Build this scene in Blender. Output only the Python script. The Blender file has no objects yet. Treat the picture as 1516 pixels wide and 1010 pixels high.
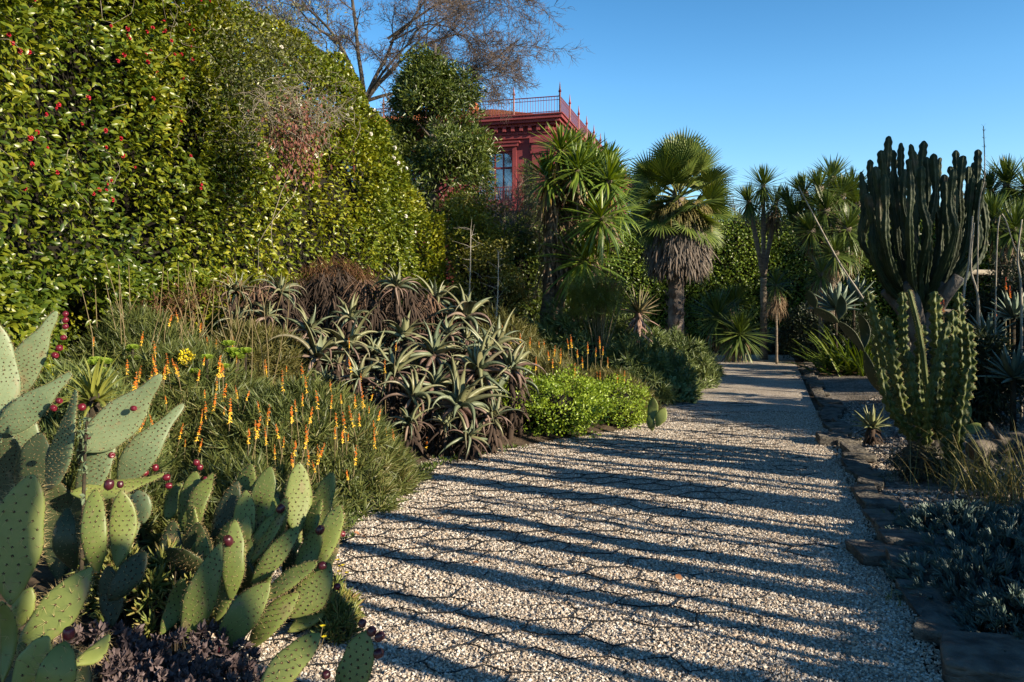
import bpy, math, random
import numpy as np
from mathutils import Vector, Matrix, Quaternion

# ------------------------------------------------------------------ camera, sky, sun, exposure
SC = bpy.context.scene
CAM_H, F_PX, CX, HOR = 1.55, 1179.0, 758.0, 450.0        # eye height, focal length and horizon in photo pixels
cam_data = bpy.data.cameras.new("camera")
cam_data.sensor_width = 36.0
cam_data.lens = 36.0 * F_PX / 1516.0
cam_data.shift_y = -(505.0 - HOR) / 1516.0
cam_data.clip_end = 2000.0
cam = bpy.data.objects.new("camera", cam_data)
cam.location = (0, 0, CAM_H)
cam.rotation_euler = (math.radians(90), 0, 0)
SC.collection.objects.link(cam)
SC.camera = cam

SUN_AZ, SUN_EL = math.radians(121.7), math.radians(20.0)   # azimuth clockwise from +Y
SUN = Vector((math.sin(SUN_AZ) * math.cos(SUN_EL), math.cos(SUN_AZ) * math.cos(SUN_EL), math.sin(SUN_EL)))
sun_data = bpy.data.lights.new("sun", 'SUN')
sun_data.energy = 5.0
sun_data.color = (1.0, 0.84, 0.62)
sun_data.angle = math.radians(0.5)
sun = bpy.data.objects.new("sun", sun_data)
sun.rotation_euler = SUN.to_track_quat('Z', 'Y').to_euler()
SC.collection.objects.link(sun)

W = bpy.data.worlds.new("World")
SC.world = W
W.use_nodes = True
wn = W.node_tree
for n in list(wn.nodes): wn.nodes.remove(n)
sky = wn.nodes.new("ShaderNodeTexSky")
sky.sky_type = 'NISHITA'
sky.sun_disc = False
sky.sun_elevation = SUN_EL
sky.sun_rotation = SUN_AZ
sky.air_density = 1.0
sky.dust_density = 0.1
sky.ozone_density = 2.2
hs = wn.nodes.new("ShaderNodeHueSaturation")
hs.inputs['Saturation'].default_value = 1.33
hs.inputs['Value'].default_value = 1.12
bg = wn.nodes.new("ShaderNodeBackground")
bg.inputs['Strength'].default_value = 0.10
wo = wn.nodes.new("ShaderNodeOutputWorld")
wn.links.new(sky.outputs[0], hs.inputs['Color'])
wn.links.new(hs.outputs[0], bg.inputs['Color'])
wn.links.new(bg.outputs[0], wo.inputs['Surface'])
# clear winter sky: deeper towards the zenith than the model gives
wtc = wn.nodes.new("ShaderNodeTexCoord"); wsp = wn.nodes.new("ShaderNodeSeparateXYZ"); wmr = wn.nodes.new("ShaderNodeMapRange")
wn.links.new(wtc.outputs['Generated'], wsp.inputs[0]); wn.links.new(wsp.outputs['Z'], wmr.inputs[0])
wmr.inputs[1].default_value = .26; wmr.inputs[2].default_value = .8; wmr.inputs[3].default_value = .10; wmr.inputs[4].default_value = .034
wn.links.new(wmr.outputs[0], bg.inputs['Strength'])

SC.view_settings.view_transform = 'Standard'
SC.view_settings.look = 'None'
SC.view_settings.gamma = 1.0
SC.view_settings.exposure = 1.12
SC.cycles.max_bounces = 5
SC.cycles.diffuse_bounces = 2
SC.cycles.glossy_bounces = 2
SC.cycles.transmission_bounces = 3
SC.cycles.transparent_max_bounces = 6
SC.cycles.caustics_reflective = False
SC.cycles.caustics_refractive = False

RNG = np.random.default_rng(7)
PI = math.pi

# ------------------------------------------------------------------ geometry helpers
def P(px, py, d):
    """point seen at photo pixel (px, py) at distance d along the view axis"""
    return np.array([(px - CX) / F_PX * d, d, CAM_H - (py - HOR) / F_PX * d])

def lerp(a, b, t): return a + (b - a) * t
def sstep(e0, e1, x):
    t = np.clip((x - e0) / (e1 - e0), 0, 1)
    return t * t * (3 - 2 * t)

def _hash(i, j, k, seed):
    h = (i.astype(np.int64) * 374761393 + j.astype(np.int64) * 668265263 + k.astype(np.int64) * 2147483647 + seed * 144665) & 0xFFFFFFFF
    h = ((h ^ (h >> 13)) * 1274126177) & 0xFFFFFFFF
    h = h ^ (h >> 16)
    return (h & 0xFFFF) / 65535.0

def vnoise(p, scale=1.0, seed=0, octaves=1):
    """smooth value noise in -1..1 for an (N,3) array"""
    p = np.asarray(p, float)
    out = np.zeros(len(p)); amp = 1.0; tot = 0
    for o in range(octaves):
        q = p * scale * (2 ** o)
        b = np.floor(q).astype(np.int64); f = q - b; f = f * f * (3 - 2 * f)
        r = 0
        for dx in (0, 1):
            for dy in (0, 1):
                for dz in (0, 1):
                    w = (f[:, 0] if dx else 1 - f[:, 0]) * (f[:, 1] if dy else 1 - f[:, 1]) * (f[:, 2] if dz else 1 - f[:, 2])
                    r = r + w * _hash(b[:, 0] + dx, b[:, 1] + dy, b[:, 2] + dz, seed + o)
        out += amp * (r * 2 - 1); tot += amp; amp *= 0.5
    return out / tot

class MB:
    """collects vertex and face arrays, builds them as ONE mesh object"""
    def __init__(self): self.v = []; self.f = []; self.n = 0
    def add(self, V, F, mat=0):
        V = np.asarray(V, float).reshape(-1, 3)
        if not isinstance(F, (list, tuple)): F = [F]
        for f in F:
            f = np.asarray(f, np.int64)
            if f.size: self.f.append((f.reshape(len(f), -1) + self.n, mat))
        self.v.append(V); self.n += len(V)
        return self
    def mesh(self, name, mats, smooth=True, origin=None):
        V = np.concatenate(self.v)
        if origin is not None: V = V - np.asarray(origin, float)
        me = bpy.data.meshes.new(name)
        me.vertices.add(len(V)); me.vertices.foreach_set("co", V.astype(np.float32).ravel())
        loops = np.concatenate([f.ravel() for f, m in self.f])
        tot = np.concatenate([np.full(len(f), f.shape[1]) for f, m in self.f])
        mi = np.concatenate([np.full(len(f), m) for f, m in self.f])
        start = np.concatenate([[0], np.cumsum(tot)[:-1]])
        me.loops.add(len(loops)); me.loops.foreach_set("vertex_index", loops.astype(np.int32))
        me.polygons.add(len(tot)); me.polygons.foreach_set("loop_start", start.astype(np.int32))
        me.polygons.foreach_set("material_index", mi.astype(np.int32))
        me.polygons.foreach_set("use_smooth", np.full(len(tot), bool(smooth)))
        for m in (mats if isinstance(mats, (list, tuple)) else [mats]): me.materials.append(m)
        me.update(calc_edges=True)
        me.validate()
        return me

def link(name, data, parent=None, kind=None):
    o = bpy.data.objects.new(name, data)
    SC.collection.objects.link(o)
    if parent is not None: o.parent = parent
    if kind: o["kind"] = kind
    return o

def thing(name, label, cat, loc=(0, 0, 0), group=None):
    o = bpy.data.objects.new(name, None)
    o.empty_display_size = 0.1
    SC.collection.objects.link(o)
    o.location = [float(x) for x in loc]
    o["label"] = label; o["category"] = cat
    if group: o["group"] = group
    return o

def tag(o, label, cat, group=None, kind=None):
    o["label"] = label; o["category"] = cat
    if group: o["group"] = group
    if kind: o["kind"] = kind
    return o

def part(name, mb, mats, root, smooth=True, label=None):
    """a mesh in world coordinates, made a child of root (or of a part of root)"""
    org = np.zeros(3); p = root
    while p is not None:
        org = org + np.array(p.location); p = p.parent
    o = link(name, mb.mesh(name, mats, smooth, org), root)
    if label: o["label"] = label
    return o

def place(name, me, root, M, label=None):
    """a copy of mesh data placed by world matrix M as a child of root"""
    o = link(name, me, root)
    loc = Matrix.Translation(root.matrix_basis.translation)
    o.matrix_basis = loc.inverted() @ M
    if label: o["label"] = label
    return o

def solo(name, mb, mats, label, cat, group=None, kind=None, smooth=True, loc=None):
    org = mb_base(mb) if loc is None else loc
    o = link(name, mb.mesh(name, mats, smooth, org))
    o.location = org
    if label: tag(o, label, cat, group, kind)
    elif kind: o["kind"] = kind
    return o

def mb_base(mb):
    V = np.concatenate(mb.v)
    c = (V.min(0) + V.max(0)) / 2
    return np.array([c[0], c[1], V[:, 2].min()])

def norm(a): return a / np.maximum(np.linalg.norm(a, axis=-1, keepdims=True), 1e-9)

def frames(d, n):
    """rotation matrices whose columns are side, axis d, normal close to n"""
    d = norm(d); s = norm(np.cross(d, n)); m = np.cross(s, d)
    return np.stack([s, d, m], axis=-1)

def instance(tv, tf, R, T, S):
    """merge N copies of a template; S is (N,) or (N,3)"""
    S = np.asarray(S, float)
    if S.ndim == 1: S = S[:, None].repeat(3, 1)
    V = np.einsum('nij,nkj->nki', R, tv[None] * S[:, None, :]) + T[:, None, :]
    k = len(tv); off = (np.arange(len(T)) * k)[:, None, None]
    fs = [(np.asarray(f)[None] + off).reshape(-1, np.asarray(f).shape[1]) for f in tf]
    return V.reshape(-1, 3), fs

# leaf templates (unit length along +Y, unit width along X)
LEAF = (np.array([(0, 0, 0), (-.33, .22, .07), (.33, .22, .07), (-.5, .52, .1), (.5, .52, .1), (-.3, .8, .03), (.3, .8, .03), (0, 1, -.1),
                  (0, .22, 0), (0, .52, 0), (0, .8, -.04)]),
        [np.array([(0, 8, 1), (0, 2, 8), (5, 10, 7), (10, 6, 7)]), np.array([(1, 8, 9, 3), (8, 2, 4, 9), (3, 9, 10, 5), (9, 4, 6, 10)])])
LEAF4 = (np.array([(0, 0, 0), (-.5, .45, .1), (.5, .45, .1), (0, 1, -.05), (0, .5, 0)]), [np.array([(0, 4, 1), (0, 2, 4), (1, 4, 3), (4, 2, 3)])])
ROCK = (np.array([(1, 0, 0), (-1, 0, 0), (0, 1, 0), (0, -1, 0), (0, 0, .8), (0, 0, -.8)]),
        [np.array([(0, 2, 4), (2, 1, 4), (1, 3, 4), (3, 0, 4), (2, 0, 5), (1, 2, 5), (3, 1, 5), (0, 3, 5)])])

def leaves(mb, pts, out, L, Wd, tmpl=LEAF, droop=.35, spread=.7, up=.6, rng=RNG, mat=0):
    """leaves at pts pointing roughly along out, faces turned up and outward"""
    n = len(pts)
    d = norm(out * 1.0 + rng.normal(0, spread, (n, 3)) + np.array([0, 0, -droop]))
    nr = norm(out * .7 + np.array([0, 0, up]) + rng.normal(0, .35, (n, 3)))
    L = np.broadcast_to(L, n) * rng.uniform(.65, 1.2, n)
    Wd = np.broadcast_to(Wd, n) * rng.uniform(.75, 1.15, n)
    mb.add(*instance(tmpl[0], tmpl[1], frames(d, nr), pts, np.stack([Wd, L, L], 1)), mat)

def prof_taper(s): return np.where(s < .15, .75 + s / .15 * .25, np.clip((1 - s) / .85, 0, 1) ** .75)
def prof_blade(s): return np.clip(np.sin(PI * np.clip(.12 + .88 * s, 0, 1)), 0, 1) ** .7
def prof_even(s): return np.where(s > .8, 1 - (s - .8) / .2 * .8, 1.0)

def strap(base, az, el, L, Wd, bend=0.0, nseg=6, chan=.25, prof=prof_taper, curl=0.0, roll=0.0, three=True, pw=1.2, thick=0.0):
    """N curved strap leaves"""
    base = np.atleast_2d(base); n = max(len(base), np.size(az), np.size(el))
    B = np.broadcast_to(base, (n, 3)); az, el, L, Wd, bend, curl, roll = [np.broadcast_to(np.asarray(a, float), (n,)) for a in (az, el, L, Wd, bend, curl, roll)]
    s = np.linspace(0, 1, nseg + 1)
    E = el[:, None] - bend[:, None] * s[None] ** pw
    A = az[:, None] + curl[:, None] * s[None]
    D = np.stack([np.cos(E) * np.cos(A), np.cos(E) * np.sin(A), np.sin(E)], -1)
    step = (D[:, 1:] + D[:, :-1]) / 2 * (L / nseg)[:, None, None]
    C = np.concatenate([B[:, None], B[:, None] + np.cumsum(step, 1)], 1)
    side = np.stack([-np.sin(A), np.cos(A), np.zeros_like(A)], -1)
    nor = np.cross(D, -side)
    nor = -np.cross(side, D) * -1.0
    cr, sr = np.cos(roll)[:, None, None], np.sin(roll)[:, None, None]
    side, nor = side * cr + nor * sr, nor * cr - side * sr
    w = np.maximum(prof(s), .04)[None, :, None] * Wd[:, None, None] * .5
    if three:
        cols = [C - side * w + nor * w * 2 * chan, C, C + side * w + nor * w * 2 * chan]
        if thick:
            cols = [cols[0], C + nor * 0, cols[2], C - nor * w * thick]
    else:
        cols = [C - side * w, C + side * w]
    V = np.stack(cols, 2)
    k = V.shape[2]; m = nseg + 1
    idx = np.arange(n * m * k).reshape(n, m, k)
    pairs = [(j, j + 1) for j in range(k - 1)]
    if thick and three: pairs = [(0, 1), (1, 2), (2, 3), (3, 0)]
    F = np.concatenate([np.stack([idx[:, :-1, a], idx[:, :-1, b], idx[:, 1:, b], idx[:, 1:, a]], -1).reshape(-1, 4) for a, b in pairs])
    return V.reshape(-1, 3), F

def tube(pts, rad, sides=6, cap=True):
    pts = np.asarray(pts, float); m = len(pts)
    rad = np.broadcast_to(np.asarray(rad, float), (m,))
    t = norm(np.gradient(pts, axis=0))
    ref = np.array([0, 0, 1.0]) if abs(t[0, 2]) < .9 else np.array([1.0, 0, 0])
    u = norm(np.cross(t, ref)); v = np.cross(t, u)
    a = np.linspace(0, 2 * PI, sides, endpoint=False)
    V = pts[:, None] + (u[:, None] * np.cos(a)[None, :, None] + v[:, None] * np.sin(a)[None, :, None]) * rad[:, None, None]
    idx = np.arange(m * sides).reshape(m, sides); nx = np.roll(idx, -1, 1)
    F = np.stack([idx[:-1], nx[:-1], nx[1:], idx[1:]], -1).reshape(-1, 4)
    fs = [F]
    if cap: fs += [idx[0][::-1][None], idx[-1][None]]
    return V.reshape(-1, 3), fs

def box(lo, hi):
    (x0, y0, z0), (x1, y1, z1) = lo, hi
    V = np.array([(x0, y0, z0), (x1, y0, z0), (x1, y1, z0), (x0, y1, z0), (x0, y0, z1), (x1, y0, z1), (x1, y1, z1), (x0, y1, z1)], float)
    F = np.array([(0, 3, 2, 1), (4, 5, 6, 7), (0, 1, 5, 4), (1, 2, 6, 5), (2, 3, 7, 6), (3, 0, 4, 7)])
    return V, F

def smooth_path(pts, n):
    pts = np.asarray(pts, float); m = len(pts)
    t = np.linspace(0, m - 1, n); out = []
    for x in t:
        i = min(int(x), m - 2); f = x - i
        p0, p1, p2, p3 = pts[max(i - 1, 0)], pts[i], pts[i + 1], pts[min(i + 2, m - 1)]
        out.append(.5 * ((2 * p1) + (-p0 + p2) * f + (2 * p0 - 5 * p1 + 4 * p2 - p3) * f * f + (-p0 + 3 * p1 - 3 * p2 + p3) * f ** 3))
    return np.array(out)

def blob(c, r, nu=24, nv=14, amp=.15, scale=1.2, seed=0, low=0.0):
    """bumpy closed dome"""
    u = np.linspace(0, 2 * PI, nu, endpoint=False); v = np.linspace(-PI / 2 if low else -.3, PI / 2, nv)
    U, Vv = np.meshgrid(u, v)
    D = np.stack([np.cos(Vv) * np.cos(U), np.cos(Vv) * np.sin(U), np.sin(Vv)], -1).reshape(-1, 3)
    k = 1 + amp * vnoise(D * 3 + seed * 7.3, scale, seed, 2)
    X = np.asarray(c) + D * np.asarray(r) * k[:, None]
    idx = np.arange(nu * nv).reshape(nv, nu); nx = np.roll(idx, -1, 1)
    return X, np.stack([idx[:-1], nx[:-1], nx[1:], idx[1:]], -1).reshape(-1, 4)

def axis_matrix(loc, axis, roll=0.0, scale=1.0):
    q = Vector(axis).normalized().to_track_quat('Z', 'Y')
    return Matrix.Translation(Vector(loc)) @ q.to_matrix().to_4x4() @ Matrix.Rotation(roll, 4, 'Z') @ Matrix.Scale(scale, 4)

# ------------------------------------------------------------------ materials
def new_mat(name):
    m = bpy.data.materials.new(name); m.use_nodes = True
    nt = m.node_tree
    for n in list(nt.nodes): nt.nodes.remove(n)
    out = nt.nodes.new("ShaderNodeOutputMaterial")
    b = nt.nodes.new("ShaderNodeBsdfPrincipled")
    nt.links.new(b.outputs[0], out.inputs['Surface'])
    return m, nt, b, out

def ramp(nt, stops, fac):
    r = nt.nodes.new("ShaderNodeValToRGB"); e = r.color_ramp.elements
    while len(e) < len(stops): e.new(.5)
    for k, (p, c) in enumerate(stops):
        e[k].position = p; e[k].color = (*c, 1)
    nt.links.new(fac, r.inputs[0])
    return r.outputs[0]

def spread(cols):
    n = len(cols)
    return [(i / max(n - 1, 1), c) for i, c in enumerate(cols)]

def M_leaf(name, cols, rough=.45, trans=.25, patch=.8, pamt=.35, spec=.5, tcol=None):
    """leaf: colour varies per leaf and in soft patches, light passes through"""
    m, nt, b, out = new_mat(name)
    g = nt.nodes.new("ShaderNodeNewGeometry")
    tc = nt.nodes.new("ShaderNodeTexCoord")
    nz = nt.nodes.new("ShaderNodeTexNoise"); nz.inputs['Scale'].default_value = patch; nz.inputs['Detail'].default_value = 2
    nt.links.new(tc.outputs['Object'], nz.inputs['Vector'])
    mr = nt.nodes.new("ShaderNodeMapRange"); mr.inputs[1].default_value = .3; mr.inputs[2].default_value = .7
    nt.links.new(nz.outputs[0], mr.inputs[0])
    mx = nt.nodes.new("ShaderNodeMix"); mx.inputs[0].default_value = pamt
    nt.links.new(g.outputs['Random Per Island'], mx.inputs[2]); nt.links.new(mr.outputs[0], mx.inputs[3])
    c = ramp(nt, spread(cols), mx.outputs[0])
    nt.links.new(c, b.inputs['Base Color'])
    b.inputs['Roughness'].default_value = rough
    b.inputs['Specular IOR Level'].default_value = spec
    if trans:
        t = nt.nodes.new("ShaderNodeBsdfTranslucent")
        hs_ = nt.nodes.new("ShaderNodeHueSaturation"); hs_.inputs['Saturation'].default_value = 1.2; hs_.inputs['Value'].default_value = 1.5; hs_.inputs['Hue'].default_value = .485
        nt.links.new(c, hs_.inputs['Color']); nt.links.new(hs_.outputs[0], t.inputs['Color'])
        ms = nt.nodes.new("ShaderNodeMixShader"); ms.inputs[0].default_value = trans * .75
        nt.links.new(b.outputs[0], ms.inputs[1]); nt.links.new(t.outputs[0], ms.inputs[2])
        nt.links.new(ms.outputs[0], out.inputs['Surface'])
    return m

def M_noise(name, cols, scale=5., detail=4, rough=.8, bump=.0, bscale=None, spec=.3, dist=.02, stretch=None, island=0.0):
    m, nt, b, out = new_mat(name)
    tc = nt.nodes.new("ShaderNodeTexCoord")
    vec = tc.outputs['Object']
    if stretch:
        mp = nt.nodes.new("ShaderNodeMapping"); mp.inputs['Scale'].default_value = stretch
        nt.links.new(vec, mp.inputs[0]); vec = mp.outputs[0]
    nz = nt.nodes.new("ShaderNodeTexNoise"); nz.inputs['Scale'].default_value = scale; nz.inputs['Detail'].default_value = detail
    nt.links.new(vec, nz.inputs['Vector'])
    mr = nt.nodes.new("ShaderNodeMapRange"); mr.inputs[1].default_value = .28; mr.inputs[2].default_value = .72
    nt.links.new(nz.outputs[0], mr.inputs[0])
    fac = mr.outputs[0]
    if island:
        g = nt.nodes.new("ShaderNodeNewGeometry")
        mx = nt.nodes.new("ShaderNodeMix"); mx.inputs[0].default_value = island
        nt.links.new(fac, mx.inputs[2]); nt.links.new(g.outputs['Random Per Island'], mx.inputs[3]); fac = mx.outputs[0]
    nt.links.new(ramp(nt, spread(cols), fac), b.inputs['Base Color'])
    b.inputs['Roughness'].default_value = rough
    b.inputs['Specular IOR Level'].default_value = spec
    if bump:
        n2 = nt.nodes.new("ShaderNodeTexNoise"); n2.inputs['Scale'].default_value = bscale or scale * 3; n2.inputs['Detail'].default_value = 5
        nt.links.new(vec, n2.inputs['Vector'])
        bp = nt.nodes.new("ShaderNodeBump"); bp.inputs['Strength'].default_value = bump; bp.inputs['Distance'].default_value = dist
        nt.links.new(n2.outputs[0], bp.inputs['Height']); nt.links.new(bp.outputs[0], b.inputs['Normal'])
    return m

def M_gravel(name, cols, scale, rough=.85, dist=.008, dirt=(.1, .08, .06), dirt_amt=.3):
    """voronoi stones, one colour per cell, bumped"""
    m, nt, b, out = new_mat(name)
    tc = nt.nodes.new("ShaderNodeTexCoord")
    v = nt.nodes.new("ShaderNodeTexVoronoi"); v.inputs['Scale'].default_value = scale
    nt.links.new(tc.outputs['Object'], v.inputs['Vector'])
    sp = nt.nodes.new("ShaderNodeSeparateColor"); nt.links.new(v.outputs['Color'], sp.inputs[0])
    c = ramp(nt, spread(cols), sp.outputs[0])
    nz = nt.nodes.new("ShaderNodeTexNoise"); nz.inputs['Scale'].default_value = 1.3; nz.inputs['Detail'].default_value = 5
    nt.links.new(tc.outputs['Object'], nz.inputs['Vector'])
    mr = nt.nodes.new("ShaderNodeMapRange"); mr.inputs[1].default_value = .45; mr.inputs[2].default_value = .75; mr.inputs[4].default_value = dirt_amt
    nt.links.new(nz.outputs[0], mr.inputs[0])
    mx = nt.nodes.new("ShaderNodeMix"); mx.data_type = 'RGBA'
    nt.links.new(mr.outputs[0], mx.inputs[0]); nt.links.new(c, mx.inputs[6]); mx.inputs[7].default_value = (*dirt, 1)
    nt.links.new(mx.outputs[2], b.inputs['Base Color'])
    b.inputs['Roughness'].default_value = rough; b.inputs['Specular IOR Level'].default_value = .25
    bp = nt.nodes.new("ShaderNodeBump"); bp.invert = True; bp.inputs['Strength'].default_value = 1.0; bp.inputs['Distance'].default_value = dist
    nt.links.new(v.outputs['Distance'], bp.inputs['Height']); nt.links.new(bp.outputs[0], b.inputs['Normal'])
    return m

def M_plain(name, col, rough=.5, spec=.5, metal=0.0):
    m, nt, b, out = new_mat(name)
    b.inputs['Base Color'].default_value = (*col, 1); b.inputs['Roughness'].default_value = rough
    b.inputs['Specular IOR Level'].default_value = spec; b.inputs['Metallic'].default_value = metal
    return m
# ------------------------------------------------------------------ ground, path, gravel
_EL = np.array([(-20, -2.2), (0, -1.3), (3.4, -1.25), (4.4, -1.18), (5.2, -1.12), (6.3, -1.0), (7.6, -.72), (8.4, -.15), (9.2, .95), (9.9, 1.75), (11.5, 2.2), (13.5, 2.75), (15.2, 3.75), (18, 4.5), (22.8, 5.5), (24, 5.6)])
def edgeL(y): return np.interp(y, _EL[:, 0], _EL[:, 1])
def edgeR(y): return .62 + .325 * np.asarray(y, float)
def ground_z(x, y):
    x = np.asarray(x, float); y = np.asarray(y, float)
    p = np.stack([x, y, np.zeros_like(x)], -1).reshape(-1, 3)
    nz = vnoise(p, .9, 3, 3).reshape(x.shape) * .05
    dl = edgeL(y) - x; dr = x - edgeR(y)
    z = .72 * sstep(0, 3.6, dl) * (1 - .7 * sstep(14, 20, y)) + .14 * sstep(.1, 3, dr) + nz * np.maximum(sstep(.05, .5, dl), sstep(.1, .6, dr))
    return z - .012
def gz(x, y): return float(ground_z(np.array([x]), np.array([y]))[0])

MAT_soil = M_noise("soil", [(.035, .025, .016), (.07, .05, .033), (.11, .085, .06)], 6, 6, .95, .8, 30)
xs = np.concatenate([[-900, -300, -120, -60, -35], np.arange(-20, 22, .3), [26, 35, 60, 120, 300, 900]])
ys = np.concatenate([[-500, -150, -50, -20, -10], np.arange(-5, 30, .3), [34, 45, 70, 130, 300, 900]])
X, Y = np.meshgrid(xs, ys); Z = ground_z(X, Y)
idx = np.arange(X.size).reshape(X.shape)
Fq = np.stack([idx[:-1, :-1], idx[:-1, 1:], idx[1:, 1:], idx[1:, :-1]], -1).reshape(-1, 4)
link("ground", MB().add(np.stack([X, Y, Z], -1), Fq).mesh("ground", MAT_soil), kind="structure")

def strip_sheet(fl, fr, y0, y1, ny, nx, zf):
    yy = np.linspace(y0, y1, ny); t = np.linspace(0, 1, nx)
    L_, R_ = fl(yy), fr(yy)
    X = L_[:, None] + (R_ - L_)[:, None] * t[None]; Y = np.broadcast_to(yy[:, None], X.shape)
    idx = np.arange(X.size).reshape(X.shape)
    F = np.stack([idx[:-1, :-1], idx[:-1, 1:], idx[1:, 1:], idx[1:, :-1]], -1).reshape(-1, 4)
    return np.stack([X, Y, zf(X, Y)], -1), F

STONE = [(.15, .12, .095), (.32, .27, .22), (.5, .445, .38), (.4, .3, .215), (.6, .555, .49), (.68, .645, .59), (.46, .4, .325), (.25, .215, .185)]
MAT_path = M_gravel("path_gravel", STONE, 62, dist=.012, dirt=(.17, .14, .11), dirt_amt=.45)
def path_z(X, Y):
    p = np.stack([X, Y, np.zeros_like(X)], -1).reshape(-1, 3)
    dl = np.abs(X - edgeL(Y)); dr = np.abs(edgeR(Y) - X)
    return (vnoise(p, 1.1, 11, 3) * .018 + .004).reshape(X.shape)
def wob(y, s): return vnoise(np.stack([np.full_like(y, s), y, y * 0], -1), 1.6, 5, 2) * .12
V_, F_ = strip_sheet(lambda y: edgeL(y) - .25 + wob(y, 1.), lambda y: edgeR(y) + .03, -6, 24.2, 240, 40, path_z)
link("gravel_path", MB().add(V_, F_).mesh("gravel_path", MAT_path), kind="structure")

MAT_bedgravel = M_gravel("bed_gravel", [(.05, .043, .036), (.15, .13, .11), (.28, .25, .22), (.19, .16, .13), (.4, .38, .35)], 36, dist=.012, dirt=(.04, .03, .02), dirt_amt=.8)
V_, F_ = strip_sheet(lambda y: edgeR(y) + .25, lambda y: edgeR(y) + 6.0, -2, 22, 120, 40, lambda X, Y: ground_z(X, Y) + .006)
link("gravel_bed", MB().add(V_, F_).mesh("gravel_bed", MAT_bedgravel), kind="structure")

# loose stones of the gravel, as far as single stones can be told apart
def stones(name, pts, size, mat, seed):
    r = np.random.default_rng(seed); n = len(pts)
    d = norm(r.normal(0, 1, (n, 3)) * np.array([1, 1, .45])); nr = norm(r.normal(0, .5, (n, 3)) + np.array([0, 0, 1]))
    S = np.stack([r.uniform(.6, 1.15, n), r.uniform(.55, 1.3, n), r.uniform(.45, .95, n)], 1) * (size * r.uniform(.55, 1.35, n))[:, None]
    tv = ROCK[0].copy()
    V, F = instance(tv, ROCK[1], frames(d, nr), pts, S)
    V = V + r.normal(0, size * .16, V.shape)
    o = link(name, MB().add(V, F).mesh(name, mat, smooth=False), kind="stuff")
    return o
def M_stone(name, cols):
    m, nt, b, out = new_mat(name)
    g = nt.nodes.new("ShaderNodeNewGeometry")
    nt.links.new(ramp(nt, spread(cols), g.outputs['Random Per Island']), b.inputs['Base Color'])
    b.inputs['Roughness'].default_value = .8; b.inputs['Specular IOR Level'].default_value = .3
    return m
MAT_stone = M_stone("gravel_stone", STONE)
r = np.random.default_rng(21)
n = 150000
dd = 2.9 * (11.5 / 2.9) ** (r.uniform(0, 1, n) ** 1.0)
tt = r.uniform(0, 1, n)
xx = lerp(edgeL(dd) - .35, edgeR(dd) + .12, tt)
keep = np.abs(xx) < .68 * dd + .3
dd, xx = dd[keep], xx[keep]
zz = path_z(xx, dd) + .002 + .004 * r.uniform(0, 1, len(xx))
tag(stones("path_pebbles", np.stack([xx, dd, zz], 1), .0085, MAT_stone, 5), "loose pale crushed stones covering the curved garden path", "gravel", kind="stuff")
n = 34000
dd = 3.2 * (13 / 3.2) ** r.uniform(0, 1, n); xx = edgeR(dd) + .3 + r.uniform(0, 1, n) ** 1.3 * 4.5
keep = np.abs(xx) < .68 * dd + .3
dd, xx = dd[keep], xx[keep]
pt = np.stack([xx, dd, ground_z(xx, dd) + .012], 1)
pt = pt[vnoise(pt, 1.2, 9, 2) > -.4]
tag(stones("bed_pebbles", pt, .019, M_stone("bed_stone", [(.06, .05, .045), (.17, .14, .12), (.42, .38, .33), (.25, .2, .15), (.62, .58, .53)]), 6), "grey and white pebbles spread over the planting bed beside the kerb", "pebbles", kind="stuff")

# black honeycomb netting that stabilises the gravel, partly buried
MAT_net = M_plain("black_plastic", (.012, .012, .013), .55, .4)
mb = MB(); r = np.random.default_rng(4)
a = .155
ang = math.radians(14)
pos = {}
def node(i, j, k):
    key = (i, j, k)
    if key not in pos:
        x = 1.5 * a * 1.15 * i; y = math.sqrt(3) * a * .8 * (j + .5 * (i & 1)) + 0
        x += (a * .5 if k else -a * .5) * 1.15
        p = np.array([x, y]) + r.normal(0, .017, 2)
        pos[key] = np.array([p[0] * math.cos(ang) - p[1] * math.sin(ang), p[0] * math.sin(ang) + p[1] * math.cos(ang) + 2.5])
    return pos[key]
for i in range(-22, 34):
    for j in range(-16, 60):
        A = node(i, j, 0); B = node(i, j, 1)
        jn = j if (i & 1) else j - 1
        for q, w in ((A, B), (B, node(i + 1, jn, 0)), (B, node(i + 1, jn + 1, 0))):
            m_ = (q + w) / 2
            if not (2.6 < m_[1] < 12.5) or m_[0] < edgeL(m_[1]) - .12 or m_[0] > edgeR(m_[1]) - .25 or abs(m_[0]) > .7 * m_[1] + .4: continue
            if r.uniform() < .1: continue
            s = np.linspace(0, 1, 6)[:, None]
            line = q + (w - q) * s
            line = line + r.normal(0, .0035, line.shape)
            # sinks out of sight towards the kerb and along the far stretch
            fr = (line[:, 0] - edgeL(line[:, 1])) / (edgeR(line[:, 1]) - edgeL(line[:, 1]))
            bury = .000 + .0105 * sstep(.4, .95, fr) + .009 * sstep(8.6, 11.5, line[:, 1])
            p3 = np.concatenate([line, np.zeros((6, 1))], 1)
            z = path_z(line[:, 0], line[:, 1]) + .0125 - bury + vnoise(p3, 2.2, 31, 2) * .016
            mb.add(*tube(np.concatenate([line, z[:, None]], 1), .0037, 4, False))
solo("gravel_netting", mb, MAT_net, "black plastic honeycomb netting showing through the pale gravel path", "ground netting", smooth=False)
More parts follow.
